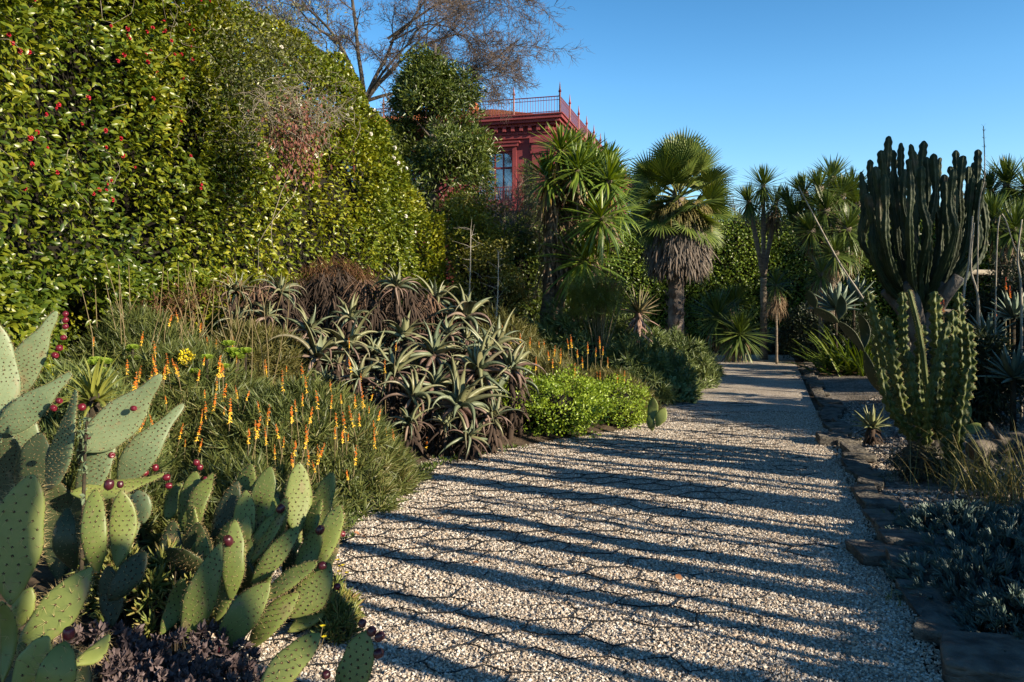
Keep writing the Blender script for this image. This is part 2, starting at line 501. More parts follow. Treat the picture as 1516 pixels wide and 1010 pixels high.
# ------------------------------------------------------------------ red mansion behind the trees
C0 = P(817, 450, 38.0); C0[2] = -.25
vdir = norm(np.array([.27, .963, 0])); udir = np.array([-vdir[1], vdir[0], 0])
def bl(V):
    V = np.asarray(V, float)
    return C0 + V[:, :1] * udir + V[:, 1:2] * vdir + V[:, 2:] * np.array([0, 0, 1.])
def bbox(mb, a0, a1, b0, b1, z0, z1, mat=0):
    V, F = box((a0, b0, z0), (a1, b1, z1)); mb.add(bl(V), F[:, ::-1], mat)
MAT_red = M_noise("red_plaster", [(.15, .028, .032), (.205, .041, .046), (.25, .056, .06)], .6, 6, .85, .15, 30, dist=.01)
MAT_redpaint = M_noise("red_paint", [(.15, .025, .032), (.19, .034, .042)], 2, 4, .55, 0)
MAT_iron = M_noise("red_iron", [(.14, .03, .04), (.2, .045, .055)], 3, 3, .5, 0)
MAT_tile = M_noise("terracotta_tile", [(.33, .09, .03), (.5, .15, .05), (.6, .2, .07)], 1.6, 5, .8, .3, 12, island=.6)
def M_glass():
    m, nt, b, out = new_mat("window_glass")
    gl = nt.nodes.new("ShaderNodeBsdfGlossy"); gl.inputs['Roughness'].default_value = .03; gl.inputs['Color'].default_value = (.8, .85, .9, 1)
    tr = nt.nodes.new("ShaderNodeBsdfTransparent"); tr.inputs['Color'].default_value = (.8, .83, .85, 1)
    ms = nt.nodes.new("ShaderNodeMixShader"); ms.inputs[0].default_value = .2
    nt.links.new(tr.outputs[0], ms.inputs[1]); nt.links.new(gl.outputs[0], ms.inputs[2]); nt.links.new(ms.outputs[0], out.inputs['Surface'])
    return m
MAT_glass = M_glass()
MAT_curtain = M_noise("white_curtain", [(.6, .6, .58), (.8, .8, .78)], 3, 2, .9, 0, stretch=(8, 8, .4))
MAT_dark = M_plain("dark_interior", (.012, .012, .014), .9, .2)

bld = thing("red_mansion", "dark red two storey mansion with iron roof railing behind the yucca", "building", C0)
Wa, Wb, ZT = 17., 27., 9.75
wins_l = [1.95, 6.2, 10.4]; ww, wz0, wz1 = 1.85, 6.75, 9.2
mb = MB()
# front wall pieces round the window openings (0.35 m deep), then the three plain sides
aa = [0.] + [q for w in wins_l for q in (w, w + ww)] + [Wa]
for k in range(0, len(aa), 2): bbox(mb, aa[k], aa[k + 1], 0, .35, 0, ZT)
for w in wins_l:
    bbox(mb, w, w + ww, .002, .35, 0, wz0); bbox(mb, w, w + ww, .002, .35, wz1, ZT)
bbox(mb, .001, .35, .351, Wb, 0, ZT - .001); bbox(mb, Wa - .35, Wa - .001, .351, Wb, 0, ZT - .001); bbox(mb, .36, Wa - .36, Wb - .35, Wb, 0, ZT - .002)
part("wall", mb, MAT_red, bld, False)
mb = MB()
bbox(mb, .4, Wa - .4, .9, 1.2, 0, ZT - .1); part("inner_wall", mb, MAT_dark, bld, False)
# pilasters at the corner with capitals
for (a0, a1, b0, b1) in ((-.12, .95, -.12, .9), (5.0, 5.7, -.1, .02), (9.2, 9.9, -.1, .02)):
    mb = MB(); bbox(mb, a0, a1, b0, b1, 0, 9.0); bbox(mb, a0 - .06, a1 + .06, b0 - .06, b1 + .06, 9.0, 9.12)
    bbox(mb, a0 - .02, a1 + .02, b0 - .02, b1 + .02, 9.12, 9.5); bbox(mb, a0 - .1, a1 + .1, b0 - .1, b1 + .1, 9.5, 9.74)
    part("pilaster", mb, MAT_red, bld, False)
for b0 in (6, 12, 18, 24): mb = MB(); bbox(mb, -.1, .02, b0, b0 + .8, 0, 9.5); part("pilaster", mb, MAT_red, bld, False)
mb = MB()     # stepped cornice round the top, brackets below
for k, (o, z0, z1) in enumerate(((.1, 9.751, 9.95), (.16, 9.95, 10.05), (.1, 10.05, 10.3), (.3, 10.3, 10.42), (.48, 10.42, 10.56), (.6, 10.56, 10.72), (.66, 10.72, 10.78))):
    bbox(mb, -o, Wa + o, -o, Wb + o, z0, z1)
part("cornice", mb, MAT_red, bld, False)
mb = MB()
for a0 in np.arange(.1, Wa, .42): bbox(mb, a0, a0 + .16, -.32, -.101, 10.08, 10.297)
for b0 in np.arange(.1, Wb, .42): bbox(mb, -.32, -.101, b0, b0 + .16, 10.08, 10.297)
for b0 in (.15, .62): bbox(mb, -.5, -.16, b0, b0 + .22, 9.55, 10.29); bbox(mb, -.38, -.14, b0 + .02, b0 + .2, 9.3, 9.549)
part("dentil_trim", mb, MAT_red, bld, False)
mb = MB()     # low hipped tile roof: rows of half round tiles
zr0, zr1, ins = 10.8, 12.3, 4.2
def slope(e0, e1, r0, r1, n):
    t = np.linspace(0, 1, n * 6 + 1)
    cor = np.abs(np.sin(np.linspace(0, n * PI, n * 6 + 1))) * .07
    V = []
    for tt_, c in zip(t, cor):
        V.append(lerp(e0, e1, tt_) + [0, 0, c]); V.append(lerp(r0, r1, tt_) + [0, 0, c])
    k = np.arange(n * 6) * 2
    return bl(np.array(V)), np.stack([k, k + 2, k + 3, k + 1], 1)
q = lambda *x: np.array(x, float)
e = .15
for args in ((q(e, e, zr0), q(Wa - e, e, zr0), q(ins, ins, zr1), q(Wa - ins, ins, zr1), 70), (q(e, Wb - e, zr0), q(e, e, zr0), q(ins, Wb - ins, zr1), q(ins, ins, zr1), 110),
             (q(Wa - e, e, zr0), q(Wa - e, Wb - e, zr0), q(Wa - ins, ins, zr1), q(Wa - ins, Wb - ins, zr1), 110), (q(Wa - e, Wb - e, zr0), q(e, Wb - e, zr0), q(Wa - ins, Wb - ins, zr1), q(ins, Wb - ins, zr1), 70)):
    V, F = slope(*args); mb.add(V, F)
rf = part("roof", mb, MAT_tile, bld)
mb = MB()
mb.add(*tube(bl([(5.4, 4.5, 11.2), (5.4, 4.5, 12.2)]), [.36, .33], 14)); mb.add(*tube(bl([(5.4, 4.5, 12.18), (5.4, 4.5, 12.32)]), [.45, .45], 14))
mb.add(*tube(bl([(5.4, 4.5, 12.3), (5.4, 4.5, 12.65), (5.4, 4.5, 12.9)]), [.22, .3, .12], 14))
part("chimney", mb, MAT_tile, rf)
mb = MB()     # iron railing: rails, balusters, posts with pointed finials
zb = 10.78
def rail(a0, b0, a1, b1):
    L_ = math.hypot(a1 - a0, b1 - b0); n = int(L_ / .13)
    for zz, rr in ((zb + .08, .02), (zb + .62, .016), (zb + .78, .026)): mb.add(*tube(bl([(a0, b0, zz), (a1, b1, zz)]), rr, 4))
    for i in range(n + 1):
        t = i / n; a, b = lerp(a0, a1, t), lerp(b0, b1, t)
        mb.add(*tube(bl([(a, b, zb), (a, b, zb + .78)]), .011, 4, False))
    m = max(1, round(L_ / 2.35))
    for i in range(m + 1):
        t = i / m; a, b = lerp(a0, a1, t), lerp(b0, b1, t)
        mb.add(*tube(bl([(a, b, zb), (a, b, zb + .95), (a, b, zb + 1.0), (a, b, zb + 1.08), (a, b, zb + 1.45)]), [.05, .05, .085, .05, .008], 6))
rail(-.5, -.5, Wa + .5, -.5); rail(-.5, -.5, -.5, Wb + .5); rail(Wa + .5, -.5, Wa + .5, Wb + .5)
part("roof_railing", mb, MAT_iron, bld, False)
mb = MB(); bbox(mb, -.15, Wa + .15, -.16, -.002, 6.3, 6.46); bbox(mb, -.16, -.002, -.002, Wb, 6.3, 6.46); part("string_course", mb, MAT_red, bld, False)
for w in wins_l:
    mb = MB(); m2 = MB(); m3 = MB(); m4 = MB(); m5 = MB()
    f = .07
    bbox(mb, w, w + f, .12, .24, wz0, wz1); bbox(mb, w + ww - f, w + ww, .12, .24, wz0, wz1)
    bbox(mb, w + f, w + ww - f, .12, .24, wz1 - f, wz1); bbox(mb, w + f, w + ww - f, .12, .24, wz0, wz0 + f)
    zt = wz0 + 1.62
    bbox(mb, w + f, w + ww - f, .122, .238, zt, zt + .09)
    for k in (1, 2, 3):
        a = w + f + (ww - 2 * f) * k / 4 - .03
        bbox(mb, a, a + .06, .124, .236, wz0 + f, zt); bbox(mb, a, a + .06, .124, .236, zt + .09, wz1 - f)
    for sg, ax in ((1, w + f), (-1, w + ww - f)):       # rounded upper corners
        for k in range(5):
            h = .32 * (1 - math.sqrt(max(0, 1 - (1 - k / 5) ** 2)))
            bbox(mb, min(ax + sg * k * .06, ax + sg * (k + 1) * .06), max(ax + sg * k * .06, ax + sg * (k + 1) * .06), .126, .234, wz1 - f - h - .02, wz1 - f)
    wf = part("window", mb, MAT_redpaint, bld, False)
    bbox(m2, w + f, w + ww - f, .175, .185, wz0 + f, wz1 - f); part("pane", m2, MAT_glass, wf, False)
    for (c0, c1) in ((.08, .42), (.52, .68), (1.42, 1.77)): bbox(m3, w + c0, w + c1, .4, .44, wz0 + .05, wz1 - .1)
    part("curtain", m3, MAT_curtain, wf, False)
    # moulded surround and a small iron balcony
    bbox(m4, w - .2, w - .01, -.06, -.001, wz0 - .1, wz1 + .2); bbox(m4, w + ww + .01, w + ww + .2, -.06, -.001, wz0 - .1, wz1 + .2)
    bbox(m4, w - .3, w + ww + .3, -.14, -.001, wz1 + .2, wz1 + .36); bbox(m4, w - .4, w + ww + .4, -.2, -.001, wz1 + .36, wz1 + .44)
    part("surround", m4, MAT_red, wf, False)
    bbox(m5, w - .2, w + ww + .2, -.5, -.165, wz0 - .22, wz0 - .1)
    for zz in (wz0, wz0 + .62): bbox(m5, w - .18, w + ww + .18, -.48, -.45, zz, zz + .04)
    for a in np.arange(w - .18, w + ww + .2, .115): bbox(m5, a, a + .02, -.474, -.456, wz0 - .1, wz0 + .64)
    part("balcony", m5, MAT_iron, wf, False)

# ------------------------------------------------------------------ hedge bodies
def hedge_shape(n, y0, y1, xf, zt, zb, depth, rng, pw=.55, amp=.35, nsc=.8, seed=1, th0=-.15, th1=2.2):
    """points and outward normals on a rounded hedge running along y; th 0 = front foot, pi/2 = top"""
    y = rng.uniform(y0, y1, n); th = rng.uniform(th0, th1, n)
    lowp = rng.uniform(0, 1, n) < .24
    XF = np.interp(y, *np.array(xf).T); ZT = np.interp(y, *np.array(zt).T); ZB = np.interp(y, *np.array(zb).T)
    c, s = np.cos(th), np.sin(th)
    hx = np.sign(c) * np.abs(c) ** pw; hz = np.sign(s) * np.abs(s) ** pw
    x = XF - depth + depth * hx; z = ZB + (ZT - ZB) * np.maximum(hz, -.2)
    nrm = norm(np.stack([np.sign(c) * np.abs(c) ** (2 - pw), np.zeros(n), np.sign(s) * np.abs(s) ** (2 - pw)], 1) + 1e-6)
    if th0 < .09:      # skirt of the shrub, straight down to the ground
        x = np.where(lowp, XF + .02, x); z = np.where(lowp, ZB - .35 + rng.uniform(0, 1, n) * (2.35 - ZB), z)
        nrm = np.where(lowp[:, None], np.array([[1., 0, .05]]), nrm)
    p = np.stack([x, y, z], 1)
    nv = vnoise(p, nsc, seed, 3)
    return p + nrm * (nv * amp + .26 * vnoise(p, 2.2, seed + 40, 2))[:, None], nrm, nv

def core(y0, y1, xf, zt, zb, depth, inset, ny=30, nt=16, seed=1):  # solid filler inside a hedge, stops light passing through the leaves
    yy = np.linspace(y0 + inset * .6, y1 - inset * .6, ny); th = np.linspace(0, PI, nt)
    V = []
    for y in yy:
        XF, ZT, ZB = [np.interp(y, *np.array(a).T) for a in (xf, zt, zb)]
        d = depth - inset
        c, s = np.cos(th), np.sin(th)
        V.append(np.stack([XF - depth + d * np.sign(c) * np.abs(c) ** .6, np.full(nt, y), ZB + (ZT - inset - ZB) * np.abs(s) ** .6 - .3], 1))
    V = np.array(V); idx = np.arange(ny * nt).reshape(ny, nt)
    V = V.reshape(-1, 3); V = V + (vnoise(V, 1.3, seed, 2) * .18)[:, None]
    F = [np.stack([idx[:-1, :-1], idx[:-1, 1:], idx[1:, 1:], idx[1:, :-1]], -1).reshape(-1, 4), idx[0][::-1][None], idx[-1][None]]
    return V, F

MAT_core = M_noise("shade_core_twigs", [(.004, .004, .002), (.008, .007, .004), (.014, .011, .007)], 8, 4, .95, 0)  # near-black: shade of the plant's inside put into the colour
MAT_cam = M_leaf("camellia_leaf", [(.022, .044, .007), (.05, .085, .010), (.1, .135, .012), (.17, .19, .015), (.27, .25, .02)], .33, .25, .9, .4, .4)
MAT_cam2 = M_leaf("yellowgreen_camellia_leaf", [(.04, .07, .010), (.085, .125, .013), (.15, .185, .015), (.23, .24, .018), (.31, .29, .024)], .34, .27, .9, .45, .5)
MAT_redfl = M_noise("red_petal", [(.26, .008, .02), (.4, .02, .035), (.48, .06, .08)], 20, 2, .5, 0)
MAT_whitefl = M_noise("white_petal", [(.75, .72, .66), (.85, .83, .8)], 20, 2, .55, 0)
MAT_twig = M_noise("grey_twig", [(.12, .10, .08), (.22, .19, .15), (.3, .27, .22)], 14, 3, .85, 0)

def flower_mesh(name, mat, n=9, r=.04):
    mb = MB(); rr = np.random.default_rng(3)
    mb.add(*strap(np.zeros((n, 3)), np.arange(n) * 2.4, np.linspace(1.3, .1, n), r * 1.0, r * 1.1, -.5, 3, .2, prof_blade, pw=1.))
    mb.add(*blob((0, 0, .006), (r * .28, r * .28, r * .4), 8, 5, 0, 1, 0, -1))
    return mb.mesh(name, mat)
FL_red = flower_mesh("red_flower", MAT_redfl, r=.045); FL_white = flower_mesh("white_flower", MAT_whitefl, r=.05)

def put_flowers(root, me, pts, nrm, sc, rng):
    for p, n_ in zip(pts, nrm):
        place("flower", me, root, axis_matrix(p, n_ + rng.normal(0, .3, 3), rng.uniform(0, 6), sc * rng.uniform(.75, 1.25)))

def twigs(mb, p0, dirs, L, r0, rng, n=7, wob_=.25, grav=0.0):
    for p, d in zip(p0, dirs):
        pts = [p]; d = d / np.linalg.norm(d)
        l = L * rng.uniform(.5, 1.3) / n
        for i in range(n):
            d = norm((d + rng.normal(0, wob_, 3) + np.array([0, 0, -grav]))[None])[0]
            pts.append(pts[-1] + d * l)
        mb.add(*tube(pts, np.linspace(r0, r0 * .35, n + 1), 4, False))

# camellia covered in red flowers
XF = [(2, -4.6), (6, -4.15), (8.4, -4.15), (10, -3.95), (11.5, -3.35), (13, -2.45), (15.5, -1.35), (17, -1.0)]
ZT = [(2, 7.4), (9, 7.4), (10, 7.1), (11, 6.7), (12, 6.1), (13.2, 5.75), (14.2, 5.35), (15, 4.5), (16, 3.3)]
ZBT = [(2, .5), (9, .6), (12, .6), (16, .3)]
r = np.random.default_rng(11)
cam1 = thing("camellia", "tall glossy camellia dotted with small red flowers, the biggest evergreen", "shrub", (-5.6, 6.5, .5))
mb = MB()
for shell, cnt in ((0.0, 66000), (.18, 46000), (.45, 42000)):
    p, nrm, nv = hedge_shape(cnt, 3.2, 11.0, XF, ZT, ZBT, 1.6, r, seed=2, th0=.05, amp=.55)
    n2 = vnoise(p, 2.6, 61, 2)
    keep = (nv * .7 + n2 * .55 + r.normal(0, .13, cnt) > -.2) | (shell > .3)
    low = p[:, 2] < 1.75 + .55 * vnoise(p, .7, 44, 2)       # dark hollow under the skirt of the shrub
    keep &= ~(low & (p[:, 1] > 7.6) & (r.uniform(0, 1, cnt) < .7))
    p, nrm = p[keep] - nrm[keep] * shell, nrm[keep]
    leaves(mb, p, nrm, .088, .046, LEAF, .35, .75, .35, r)
part("foliage", mb, MAT_cam, cam1)
mb = MB(); mb.add(*core(3.2, 10.5, [(a, b - .3) for a, b in XF], ZT, ZBT, 1.6, .85)); part("shade_core", mb, MAT_core, cam1)
p, nrm, nv = hedge_shape(1200, 4.6, 10.3, XF, ZT, ZBT, 1.6, r, seed=2, th0=.1, th1=1.2, amp=.55)
ok = (nv > -.1) & (p[:, 2] > 1.4) & (p[:, 2] < 6.2) & (p[:, 2] - 1.55 < p[:, 1] * .42); p, nrm = p[ok][:96], nrm[ok][:96]
put_flowers(cam1, FL_red, p + nrm * .03, nrm, .6, r)
mb = MB()
p, nrm, nv = hedge_shape(80, 4.8, 10.4, XF, ZT, ZBT, 1.6, r, seed=2, th0=.1, th1=1.2)
dirs = nrm * .3 + r.normal(0, .6, p.shape) + np.array([0, 0, -.35])
for q_, d_ in zip(p + nrm * .1, dirs):
    mb = MB(); twigs(mb, [q_], [d_], .8, .0034, r, 10, .38, .04); part("bare_twig", mb, MAT_twig, cam1)

# yellow green camellia with white flowers, dome at the far end
cam2 = thing("camellia", "yellow-green sunlit camellia dotted with white flowers below the bare tree", "shrub", (-3.6, 12.8, .5))
mb = MB()
for shell, cnt in ((0.0, 44000), (.18, 30000), (.42, 26000)):
    p, nrm, nv = hedge_shape(cnt, 9.9, 15.6, XF, ZT, ZBT, 1.7, r, seed=6, th0=.0, amp=.45)
    keep = (nv * .6 + vnoise(p, 2.4, 62, 2) * .5 + r.normal(0, .15, cnt) > -.28) | (shell > .3)
    p, nrm = p[keep] - nrm[keep] * shell, nrm[keep]
    leaves(mb, p, nrm, .09, .044, LEAF, .4, .7, .4, r)
n = 5000   # rounded end that faces along the path
u = r.uniform(-.6, 1.57, n); w = r.uniform(0, 1, n)
pe = np.stack([-3.0 + 1.7 * np.cos(u) - .05, 15.5 + .5 * np.sin(u), .4 + 2.9 * w], 1)
leaves(mb, pe, np.stack([np.cos(u) * .6, np.ones(n) * .5, w], 1), .085, .04, LEAF, .5, .75, .55, r)
part("foliage", mb, MAT_cam2, cam2)
mb = MB(); mb.add(*core(10.2, 15.8, XF, ZT, ZBT, 1.7, .6)); part("shade_core", mb, MAT_core, cam2)
p, nrm, nv = hedge_shape(300, 10.3, 15, XF, ZT, ZBT, 1.7, r, seed=6, th0=.25, th1=1.3, amp=.45)
put_flowers(cam2, FL_white, p[:34] + nrm[:34] * .05, nrm[:34], .85, r)

# grey climber with russet dead leaves hanging between the two camellias
vine = thing("climbing_vine", "grey twiggy climber with russet dead leaves hanging over the camellias", "vine", (-4.2, 10.3, 2.2))
mb = MB(); c = P(432, 165, 9.9)
base = c + r.normal(0, 1, (300, 3)) * np.array([.34, .35, .2])
twigs(mb, base, r.normal(0, 1, (300, 3)) * np.array([1, 1, .5]) + np.array([.4, -.2, -.1]), .5, .0038, r, 7, .4, .12)
for k in range(3):
    a0 = c + r.normal(0, .25, 3); twigs(mb, [a0], [np.array([.25, -.1, -1])], 2.2, .008, r, 14, .25, .1)
part("stem", mb, MAT_twig, vine)
mb = MB(); pts = c + np.array([.05, 0, -.32]) + r.normal(0, 1, (900, 3)) * np.array([.17, .2, .26])
leaves(mb, pts, np.tile([.3, -.2, -1.], (900, 1)), .06, .03, LEAF4, .6, .5, .4, r)
part("dead_leaf", mb, M_leaf("russet_leaf", [(.09, .03, .022), (.16, .055, .035), (.22, .09, .06)], .7, .15), vine)["kind"] = "stuff"
mb = MB(); pts = P(395, 95, 9.8) + r.normal(0, 1, (5200, 3)) * np.array([.42, .3, .55])
leaves(mb, pts, r.normal(0, 1, (5200, 3)) + np.array([.6, -.4, .2]), .05, .02, LEAF4, .3, .6, .5, r)
part("foliage", mb, M_leaf("greygreen_leaf", [(.05, .06, .03), (.1, .11, .045), (.16, .16, .06)], .5, .2), vine)

# ------------------------------------------------------------------ clipped back hedge
MAT_hedge = M_leaf("hedge_leaf", [(.04, .08, .012), (.08, .135, .016), (.13, .19, .02), (.19, .25, .03)], .38, .15, .6, .3)
hb = thing("hedge", "tall flat-topped clipped hedge closing the end of the garden", "hedge", (9, 27, 0))
mb = MB(); n = 105000
x = r.uniform(-1.5, 22, n); z = r.uniform(0, 4.45, n)
top = r.uniform(0, 1, n) < .12
yb = 26.2 + .22 * vnoise(np.stack([x, z, z * 0], 1), .9, 15, 3) + r.uniform(-.12, .2, n)
yb = np.where(top, r.uniform(26.2, 28.2, n), yb); z = np.where(top, 4.42 + r.normal(0, .05, n) + .06 * vnoise(np.stack([x, yb, yb], 1), .8, 4, 2), z)
nrm = np.where(top[:, None], [[0, 0, 1.]], [[0, -1., .1]])
leaves(mb, np.stack([x, yb, z], 1), nrm, .095, .06, LEAF4, .25, .8, .5, r)
part("foliage", mb, MAT_hedge, hb)
mb = MB(); mb.add(*box((-1.6, 26.5, -.1), (22.1, 28.1, 4.3))); part("shade_core", mb, MAT_core, hb)  # plain dark box behind the leaves, coloured as the hedge's inner shade
# ------------------------------------------------------------------ bare deciduous trees
MAT_bark = M_noise("grey_bark", [(.035, .03, .026), (.08, .068, .055), (.16, .14, .115)], 3, 6, .9, .6, 18)
MAT_twigred = M_noise("red_brown_twig", [(.06, .043, .036), (.115, .088, .075), (.18, .145, .125)], 9, 3, .85, 0)
def grow(mb, tw, p, d, L, rad, lev, rng, maxlev, sag=.03, kids=5, fine=.34):
    n = 6 if lev < 3 else 4
    pts = [p]; d = d / np.linalg.norm(d); dirs = [d]
    for i in range(n):
        d = d + rng.normal(0, .13 + .03 * lev, 3) + np.array([0, 0, .03 if lev < 2 else -sag]); d = d / np.linalg.norm(d)
        pts.append(pts[-1] + d * L / n); dirs.append(d)
    rr = np.linspace(rad, rad * .45, n + 1)
    (mb if lev < 3 else tw).add(*tube(pts, rr, 7 if lev < 2 else (5 if lev < 3 else 3), False))
    if lev >= maxlev: return
    k = kids + (1 if lev >= 2 else 0)
    for i in range(k):
        t = .3 + .7 * (i + rng.uniform(0, .8)) / k
        j = min(int(t * n), n)
        ax = rng.normal(0, 1, 3); ax -= dirs[j] * np.dot(ax, dirs[j]); ax /= np.linalg.norm(ax)
        a = rng.uniform(.45, .95)
        nd = dirs[j] * math.cos(a) + ax * math.sin(a)
        grow(mb, tw, pts[j], nd, L * rng.uniform(.5, .72), max(rr[j] * rng.uniform(.4, .6), .006), lev + 1, rng, maxlev, sag, kids, fine)
r = np.random.default_rng(5)
D = 25.
base = P(528, 470, D); base[2] = 0
bt = thing("bare_tree", "large leafless tree with spreading grey limbs and reddish twigs above the hedge", "tree", base)
mb, tw = MB(), MB()
fork = P(540, 150, D)
mb.add(*tube(smooth_path([base, base + [.1, 0, 3.5], fork + [-.05, 0, -1.2], fork], 14), np.linspace(.34, .13, 14), 12))
limbs = [((540, 150), (600, 85), (690, 40), 0, .14), ((540, 150), (575, 60), (640, -40), 1.2, .15), ((540, 150), (500, 60), (440, -10), .6, .15), ((540, 150), (490, 90), (420, 60), -1.2, .12),
         ((540, 150), (530, 40), (520, -90), -1.0, .15), ((540, 150), (610, 120), (720, 95), 1.6, .12), ((600, 85), (660, 90), (735, 120), -.6, .07), ((575, 60), (650, 10), (730, -20), -.5, .09), ((500, 60), (450, 20), (390, -60), 1., .09),
         ((540, 150), (570, 130), (640, 70), -2.2, .12), ((540, 150), (480, 120), (430, 110), 1.5, .08), ((600, 85), (690, 105), (760, 50), .8, .06), ((600, 85), (680, 20), (760, 5), -.8, .06), ((575, 60), (640, 30), (700, 60), .6, .06)]
for a, b, c, dy, rad in limbs:
    A = P(*a, D) if a == (540, 150) else P(*a, D) + [0, dy * .3, 0]
    B = P(*b, D) + [0, dy * .5, 0]; Cc = P(*c, D) + [0, dy, 0]
    pts = smooth_path([A, B, Cc], 10) + r.normal(0, .05, (10, 3)) * np.linspace(0, 1, 10)[:, None]
    rr = np.linspace(rad, rad * .3, 10) * .52
    mb.add(*tube(pts, rr, 8, False))
    for i in range(3, 10):
        for q in range(1 if i < 6 else 2):
            tdir = norm((pts[i] - pts[i - 1])[None])[0]
            ax = r.normal(0, 1, 3); ax -= tdir * np.dot(ax, tdir); ax /= np.linalg.norm(ax)
            nd = tdir * .65 + ax * .75
            grow(mb, tw, pts[i], nd, r.uniform(.8, 1.5), max(rr[i] * .5, .014), 2, r, 5, .015, 4)
part("trunk", mb, MAT_bark, bt); part("twig", tw, MAT_twigred, bt)["kind"] = "stuff"

far_spots = [(1085, 285, 60, 1.0, "small leafless tree far beyond the hedge beside the fan palm"), (1070, 300, 66, .8, "faint leafless tree seen low between the fan palm and hedge"), (935, 250, 62, 1.1, "leafless tree far off between the mansion and the fan palm")]
for px, py, d, sc, lab in far_spots:
    b0 = P(px, py, d); h = b0[2] + .3; b0[2] = 0
    t = thing("bare_tree", lab, "tree", b0)
    mb, tw = MB(), MB()
    mb.add(*tube([b0, b0 + [0, 0, h * .35], b0 + [0, 0, h * .6]], [.25, .2, .16], 7))
    for k in range(8):
        grow(mb, tw, b0 + [0, 0, h * (.4 + .025 * k)], np.array([math.cos(k * 2.4), math.sin(k * 2.4), 1.1]), h * .32, .09, 1, r, 4, .0, 4)
    part("trunk", mb, MAT_bark, t); part("twig", tw, MAT_twigred, t)["kind"] = "stuff"

# ------------------------------------------------------------------ leafy trees and large shrubs built from leaf clumps
def clump_cloud(mb, centers, outs, per, cr, L, Wd, tmpl, rng, droop=.4, spread_=.7, up=.6, mat=0):
    n = len(centers) * per
    c = np.repeat(centers, per, 0); o = np.repeat(outs, per, 0)
    crr = np.repeat(np.broadcast_to(cr, len(centers)), per)
    off = rng.normal(0, 1, (n, 3)); off = norm(off) * (rng.uniform(.25, 1, n) ** .5)[:, None]
    leaves(mb, c + off * crr[:, None] * np.array([1, 1, .65]), norm(off * .8 + o * .5), L, Wd, tmpl, droop, spread_, up, rng, mat)

MAT_darkleaf = M_leaf("dark_laurel_leaf", [(.022, .038, .009), (.045, .072, .013), (.085, .115, .018), (.14, .165, .028)], .38, .2, 1.1, .35)
D = 18.5
ct = P(638, 300, D); ct[2] = 0
tr = thing("evergreen_tree", "dark green conical evergreen tree standing in front of the mansion", "tree", ct)
mb = MB(); mb.add(*tube([ct, ct + [0, 0, 4], ct + [.1, 0, 7.6]], [.17, .12, .03], 9)); tk = mb
H = 7.45
nC = 700
t = r.uniform(0, 1, nC) ** .85
zc = 1.6 + t * (H - 1.75)
rad = np.interp(zc, [1.5, 3.2, 4.6, 5.4, 6.3, 6.9, 7.5], [1.45, 1.6, 1.5, 1.25, .82, .45, .1])
a = r.uniform(0, 2 * PI, nC); k = r.uniform(.3, 1.05, nC) ** .6
lump = 1 + .75 * vnoise(np.stack([np.cos(a) * 2, np.sin(a) * 2, zc * 1.1], 1), 1.2, 8, 2)
cx = np.stack([ct[0] + np.cos(a) * rad * k * lump, ct[1] + np.sin(a) * rad * k * lump, zc], 1)
# branch reaching towards the window
ext = np.stack([np.linspace(P(690, 0, D)[0], P(722, 0, D)[0], 46) + r.normal(0, .12, 46), ct[1] - .4 + r.normal(0, .3, 46), np.interp(np.linspace(0, 1, 46), [0, 1], [5.2, 5.0]) + r.normal(0, .28, 46) - .8 * r.uniform(0, 1, 46)], 1)
ext2 = np.stack([P(590, 0, D)[0] + r.normal(0, .2, 40), ct[1] + r.normal(0, .4, 40), r.uniform(2.4, 5.6, 40)], 1)
cx = cx[vnoise(cx, 1.25, 21, 2) > -.3]; far_ = cx[::7]; cx = np.concatenate([cx, ct * [1, 1, 0] + (far_ - ct * [1, 1, 0]) * [1.22, 1.22, 1.02]])
cx = np.concatenate([cx, ext, ext2]); cx = cx[(cx[:, 0] < P(722, 0, D)[0]) | (cx[:, 2] < 3.6)]; outs = norm(cx - (ct + np.array([0, 0, 0])) * np.array([1, 1, 0]) - np.array([0, 0, 1]) * (cx[:, 2:] - .2))
for q in cx[::9]: tk.add(*tube([np.array([ct[0], ct[1], max(q[2] - .5, 1)]), q], [.03, .008], 4, False))
part("trunk", tk, MAT_bark, tr)
mb = MB(); clump_cloud(mb, cx, outs, 78, r.uniform(.18, .42, len(cx)), .14, .038, LEAF4, r, .1, .75, .45)
part("crown", mb, MAT_darkleaf, tr)

